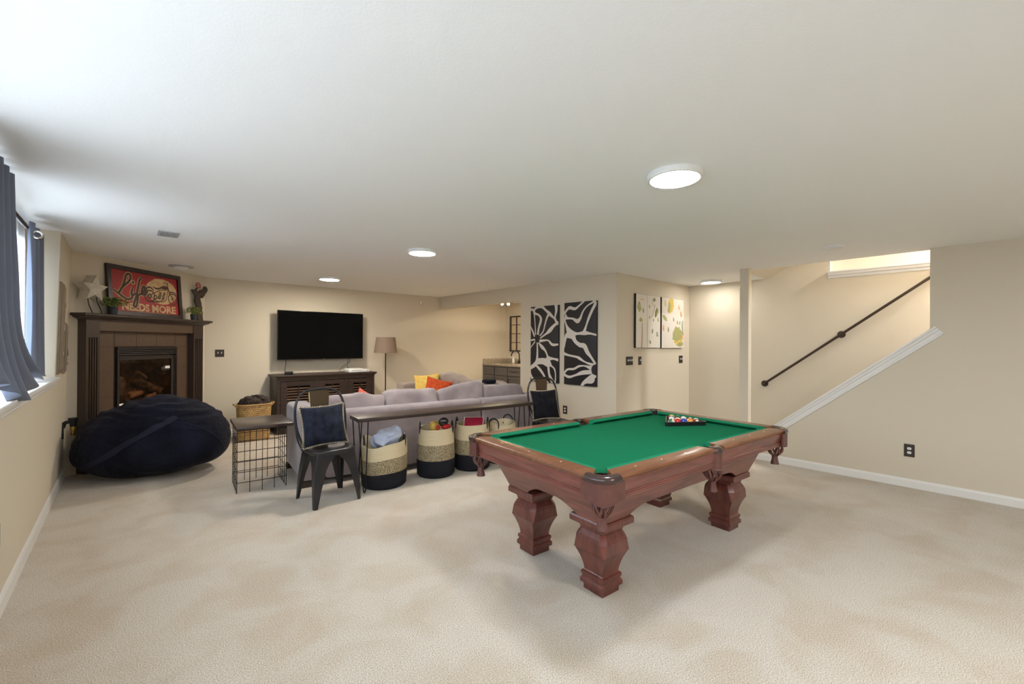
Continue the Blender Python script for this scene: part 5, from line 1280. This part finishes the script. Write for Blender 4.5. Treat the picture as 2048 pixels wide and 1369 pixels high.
bm = nb(); bx(bm, -0.008, -0.001, -MW + 0.01, MW - 0.01, 0.01, MH - 0.01); obj('mirror_glass', bm, 'mirror', t, False)
t = thing('track_light', 'black ceiling track light with bright bulbs at the bar opening', 'track light', (6.05, 6.55, CEIL))
bm = nb(); bx(bm, -0.60, 0.30, -0.018, 0.018, -0.16, -0.135); bx(bm, -0.05, 0.05, -0.05, 0.05, -0.02, 0, 0.004); cyl(bm, (0, 0, -0.02), (0, 0, -0.14), 0.008); obj('track', bm, 'black', t)
for x, y in ((-0.47, 0.03), (-0.36, -0.03)):
    bm = nb(); cyl(bm, (x, y * 0.3, -0.148), (x - 0.02, y - 0.02, -0.18), 0.012); cyl(bm, (x + 0.008, y + 0.01, -0.172), (x - 0.028, y - 0.035, -0.200), 0.024, 0.030); hd = obj('spot_head', bm, 'black', t)
    bm = nb(); cyl(bm, (x - 0.027, y - 0.034, -0.1995), (x - 0.032, y - 0.040, -0.2035), 0.026, 0.022); obj('bulb', bm, 'spot_glow', hd)
l = bpy.data.lights.new('bar_lamp', 'AREA'); l.shape = 'DISK'; l.size = 0.25; l.energy = 26; l.color = (1, 0.86, 0.66)
o = bpy.data.objects.new('bar_lamp', l); COL.objects.link(o); o.location = (5.95, 6.3, CEIL - 0.02)

# ------------------------------------------------------------------ black and cream art panels
def art(label, yl, yr, z0, z1, draw, conv):
    # the viewer's left edge is at y = yl
    t = thing('art_panel', label, 'wall art', (5.03, yl, z0), group='black and cream art panels')
    w, h = yl - yr, z1 - z0
    bm = nb(); bx(bm, -0.032, -0.001, -w, 0, 0, h, 0.002); pn = obj('panel', bm, 'art_black', t)
    mt = Matrix(((0, 0, -1, -0.032), (-1, 0, 0, 0), (0, 1, 0, 0), (0, 0, 0, 1)))       # (right, up, outwards)
    bm = nb(); cl = (0.0, w, 0.0, h); k = 0
    def cv(x, y):
        u, v = conv(x, y); return u * w, v * h
    for s in draw['strokes']:
        pts = []
        for x, y, wd in s:
            a, b = cv(x, y); pts.append((a, b, wd * w / draw['pxw'] * 1.0))
        ribbon(bm, pts, mt, 0.0006 + 0.00001 * k, cl); k += 1
    obj('painted_lines', bm, 'art_cream', pn, False, label='cream painted flower lines')
    bm = nb()
    for x, y, a, b in draw['discs']:
        q, r = cv(x, y); disc(bm, q, r, a * w / draw['pxw'], b * h / draw['pxh'], mt, 0.0014, 28, clamp=cl)
    obj('painted_centre', bm, 'art_black', pn, False)
def conv1(x, y):
    u = (x - 83) / 382.0; top = 172 - 37 * u; bot = 1160 + 62 * u; return u, 1 - (y - top) / (bot - top)
def conv2(x, y):
    u = (x - 60) / 437.0; top = 120 - 45 * u; bot = 1218 + 34 * u; return u, 1 - (y - top) / (bot - top)
D1 = {'pxw': 382.0, 'pxh': 1030.0, 'discs': [(178, 592, 33, 52)], 'strokes': [
 [(155, 545, 15), (148, 420, 12), (138, 300, 14), (126, 225, 26), (104, 205, 24), (78, 212, 24)],
 [(128, 220, 26), (165, 180, 26), (240, 165, 30), (300, 215, 24), (350, 262, 36), (410, 325, 16), (435, 368, 24), (470, 398, 34)],
 [(186, 550, 26), (200, 450, 24), (222, 380, 30), (228, 320, 28), (195, 275, 20), (150, 258, 24), (124, 222, 26)],
 [(215, 560, 14), (262, 500, 14), (285, 410, 18), (310, 320, 22), (338, 262, 30)],
 [(220, 592, 14), (300, 535, 20), (350, 490, 42), (400, 430, 32), (445, 390, 26)],
 [(433, 130, 42), (435, 220, 30), (420, 310, 18), (438, 370, 22)],
 [(210, 630, 30), (320, 622, 14), (350, 645, 20), (390, 685, 26), (470, 683, 16)],
 [(195, 650, 10), (245, 710, 36), (290, 760, 24), (320, 830, 20), (332, 868, 44), (400, 878, 20), (470, 900, 28)],
 [(178, 650, 16), (182, 760, 22), (178, 870, 30), (158, 935, 46), (78, 990, 34)],
 [(175, 905, 60), (260, 905, 64), (330, 935, 78), (375, 975, 22), (415, 1020, 18), (430, 1100, 14), (426, 1225, 16)],
 [(170, 960, 24), (230, 1030, 30), (275, 1100, 24), (300, 1160, 20), (345, 1225, 18)],
 [(333, 960, 30), (345, 1080, 28), (375, 1160, 36), (405, 1225, 46)],
 [(78, 425, 10), (115, 500, 20), (140, 570, 16)], [(78, 618, 14), (150, 608, 20)], [(78, 722, 8), (150, 635, 13)],
 [(80, 985, 18), (84, 1050, 14), (102, 1110, 26), (140, 1168, 42)]]}
D2 = {'pxw': 437.0, 'pxh': 1140.0, 'discs': [(492, 1020, 58, 72)], 'strokes': [
 [(55, 270, 24), (100, 210, 28), (140, 182, 36), (210, 195, 30), (270, 150, 20), (338, 84, 22)],
 [(55, 300, 84), (75, 312, 64), (110, 325, 26), (180, 330, 22), (245, 362, 46), (285, 320, 30), (320, 230, 20), (380, 150, 16), (470, 90, 20)],
 [(450, 70, 16), (482, 112, 34), (440, 210, 32), (400, 310, 30), (365, 420, 22), (338, 505, 40)],
 [(62, 330, 18), (90, 420, 24), (128, 500, 66), (175, 532, 66), (250, 532, 26), (340, 522, 44), (420, 528, 22), (502, 548, 18)],
 [(110, 540, 84), (180, 570, 66), (220, 640, 42), (280, 685, 46), (340, 700, 54), (380, 780, 48), (430, 850, 28), (490, 945, 24)],
 [(130, 540, 70), (88, 570, 44), (72, 640, 26), (55, 725, 26)],
 [(55, 806, 34), (130, 828, 22), (240, 850, 24), (280, 870, 32), (350, 915, 16), (430, 945, 26), (480, 950, 26)],
 [(55, 1080, 24), (110, 1022, 22), (200, 1012, 24), (270, 975, 22), (350, 970, 16), (440, 1000, 50)],
 [(55, 1085, 28), (130, 1122, 28), (220, 1098, 22), (320, 1062, 44), (440, 1050, 44)],
 [(502, 1100, 24), (460, 1112, 60), (430, 1150, 88), (370, 1175, 52), (325, 1212, 36), (308, 1255, 40)]]}
art('left black art panel with a cream flower centred near its left edge', 5.16, 4.543, 0.842, 2.062, D1, conv1)
art('right black art panel with cream waves and a half flower at its right edge', 4.424, 3.816, 0.845, 2.080, D2, conv2)

# ------------------------------------------------------------------ painted canvases in the alcove
def canvas(label, x0, x1, z0, z1, blobs, hands, lines):
    t = thing('painted_canvas', label, 'painting', (x0, 3.5, z0), group='canvases with painted hand prints')
    w, h = x1 - x0, z1 - z0
    bm = nb(); bx(bm, 0, w, -0.036, -0.001, 0, h, 0.002); cvs = obj('canvas', bm, 'canvas_edge', t)
    mt = Matrix(((1, 0, 0, 0), (0, 0, -1, -0.036), (0, 1, 0, 0), (0, 0, 0, 1)))
    bm = nb(); prism(bm, [(0.002, 0.002), (w - 0.002, 0.002), (w - 0.002, h - 0.002), (0.002, h - 0.002)], 0.0, 0.0012, mt); face = obj('painted_face', bm, 'canvas', t, False)
    cl = (0.004, w - 0.004, 0.004, h - 0.004)
    groups = {}
    for col, u, v, a, b, ang in blobs: groups.setdefault(col, []).append(('b', u, v, a, b, ang))
    for col, u, v, s, ang in hands: groups.setdefault(col, []).append(('h', u, v, s, ang, 0))
    for col, pts in lines: groups.setdefault(col, []).append(('l', pts))
    k = 0
    for col, items in groups.items():
        mm = PAINTS.get(col)
        if not mm: mm = PAINTS[col] = mat('paint_%d_%d_%d' % col, col, 0.7, var=(30, tuple(min(255, c + 24) for c in col)))
        bm = nb(); hh = 0.0016 + 0.0001 * k; k += 1
        for it in items:
            if it[0] == 'b': disc(bm, it[1] * w, it[2] * h, it[3] * w, it[4] * h, mt, hh, 34, jit=0.16, clamp=cl, a0=it[5])
            elif it[0] == 'l': ribbon(bm, [(u * w, v * h, q) for u, v, q in it[1]], mt, hh, cl)
            else:
                u, v, s, ang = it[1:5]; cx, cy = u * w, v * h
                disc(bm, cx, cy, s * 0.36, s * 0.40, mt, hh, 14, jit=0.12, clamp=cl)
                for f, (da, ln) in enumerate(((-1.15, 0.62), (-0.42, 0.86), (-0.12, 0.98), (0.18, 0.94), (0.48, 0.76))):
                    a = PI / 2 + ang + da * -1
                    p = [(cx + q * s * math.cos(a), cy + q * s * math.sin(a), s * 0.15) for q in (0.34, ln * 0.7, ln)]
                    ribbon(bm, p, mt, hh, cl, sub=2)
        obj('paint', bm, mm, face, False)
PAINTS = {}
OL, GR, TN, BR, OR, SG, YO = (158, 156, 98), (128, 130, 104), (206, 176, 128), (160, 120, 96), (214, 150, 104), (132, 146, 118), (206, 178, 82)
canvas('left white canvas painted with a tree trunk and small grey hand prints', 5.45, 6.118, 1.405, 2.188,
 [(OL, 0.12, 0.76, 0.075, 0.09, 0.2), (OL, 0.19, 0.52, 0.065, 0.04, 0.0), (OL, 0.83, 0.68, 0.06, 0.10, -0.5), (TN, 0.22, 0.90, 0.10, 0.012, 0.0), (GR, 0.74, 0.925, 0.05, 0.035, 0.3), (OL, 0.68, 0.91, 0.02, 0.04, 0.3)],
 [(SG, 0.29, 0.68, 0.055, 0.2), (GR, 0.66, 0.30, 0.055, -0.2), (SG, 0.87, 0.24, 0.06, 0.3), (GR, 0.58, 0.10, 0.05, 0.8), (GR, 0.54, 0.77, 0.04, 0.2), (OL, 0.90, 0.53, 0.05, 0.1), (GR, 0.54, 0.57, 0.035, 0.1), (GR, 0.70, 0.52, 0.035, -0.3)],
 [(BR, [(0.235, 0.47, 0.012), (0.24, 0.30, 0.020), (0.235, 0.15, 0.022), (0.22, 0.0, 0.030)]), (GR, [(0.442, 1.0, 0.007), (0.45, 0.6, 0.007), (0.45, 0.4, 0.011), (0.455, 0.0, 0.009)]), (GR, [(0.77, 0.83, 0.012), (0.72, 0.72, 0.010), (0.63, 0.58, 0.012)]), (OL, [(0.63, 0.88, 0.01), (0.70, 0.80, 0.012)]), (OL, [(0.86, 0.78, 0.012), (0.78, 0.60, 0.012)])])
canvas('right white canvas painted with a big olive and orange tree blob', 6.16, 6.853, 1.40, 2.188,
 [(YO, 0.40, 0.86, 0.13, 0.16, -0.25), (OL, 0.32, 0.80, 0.06, 0.11, -0.35), (OL, 0.70, 0.28, 0.24, 0.145, 0.1), (YO, 0.74, 0.22, 0.22, 0.15, 0.1), (OL, 0.84, 0.075, 0.15, 0.045, 0.1), (OL, 0.13, 0.595, 0.11, 0.045, -0.5), (OR, 0.93, 0.22, 0.045, 0.05, 0.0)],
 [(TN, 0.16, 0.86, 0.07, 0.1), (OR, 0.78, 0.81, 0.06, 0.1), (OR, 0.88, 0.67, 0.075, 0.15), (OR, 0.08, 0.37, 0.075, 0.2), (SG, 0.29, 0.35, 0.06, 0.1), (SG, 0.53, 0.56, 0.05, 0.2), (SG, 0.71, 0.51, 0.045, 0.3), (SG, 0.81, 0.50, 0.045, -0.2)],
 [(SG, [(0.95, 0.56, 0.03), (0.93, 0.45, 0.036), (0.97, 0.27, 0.03)])])
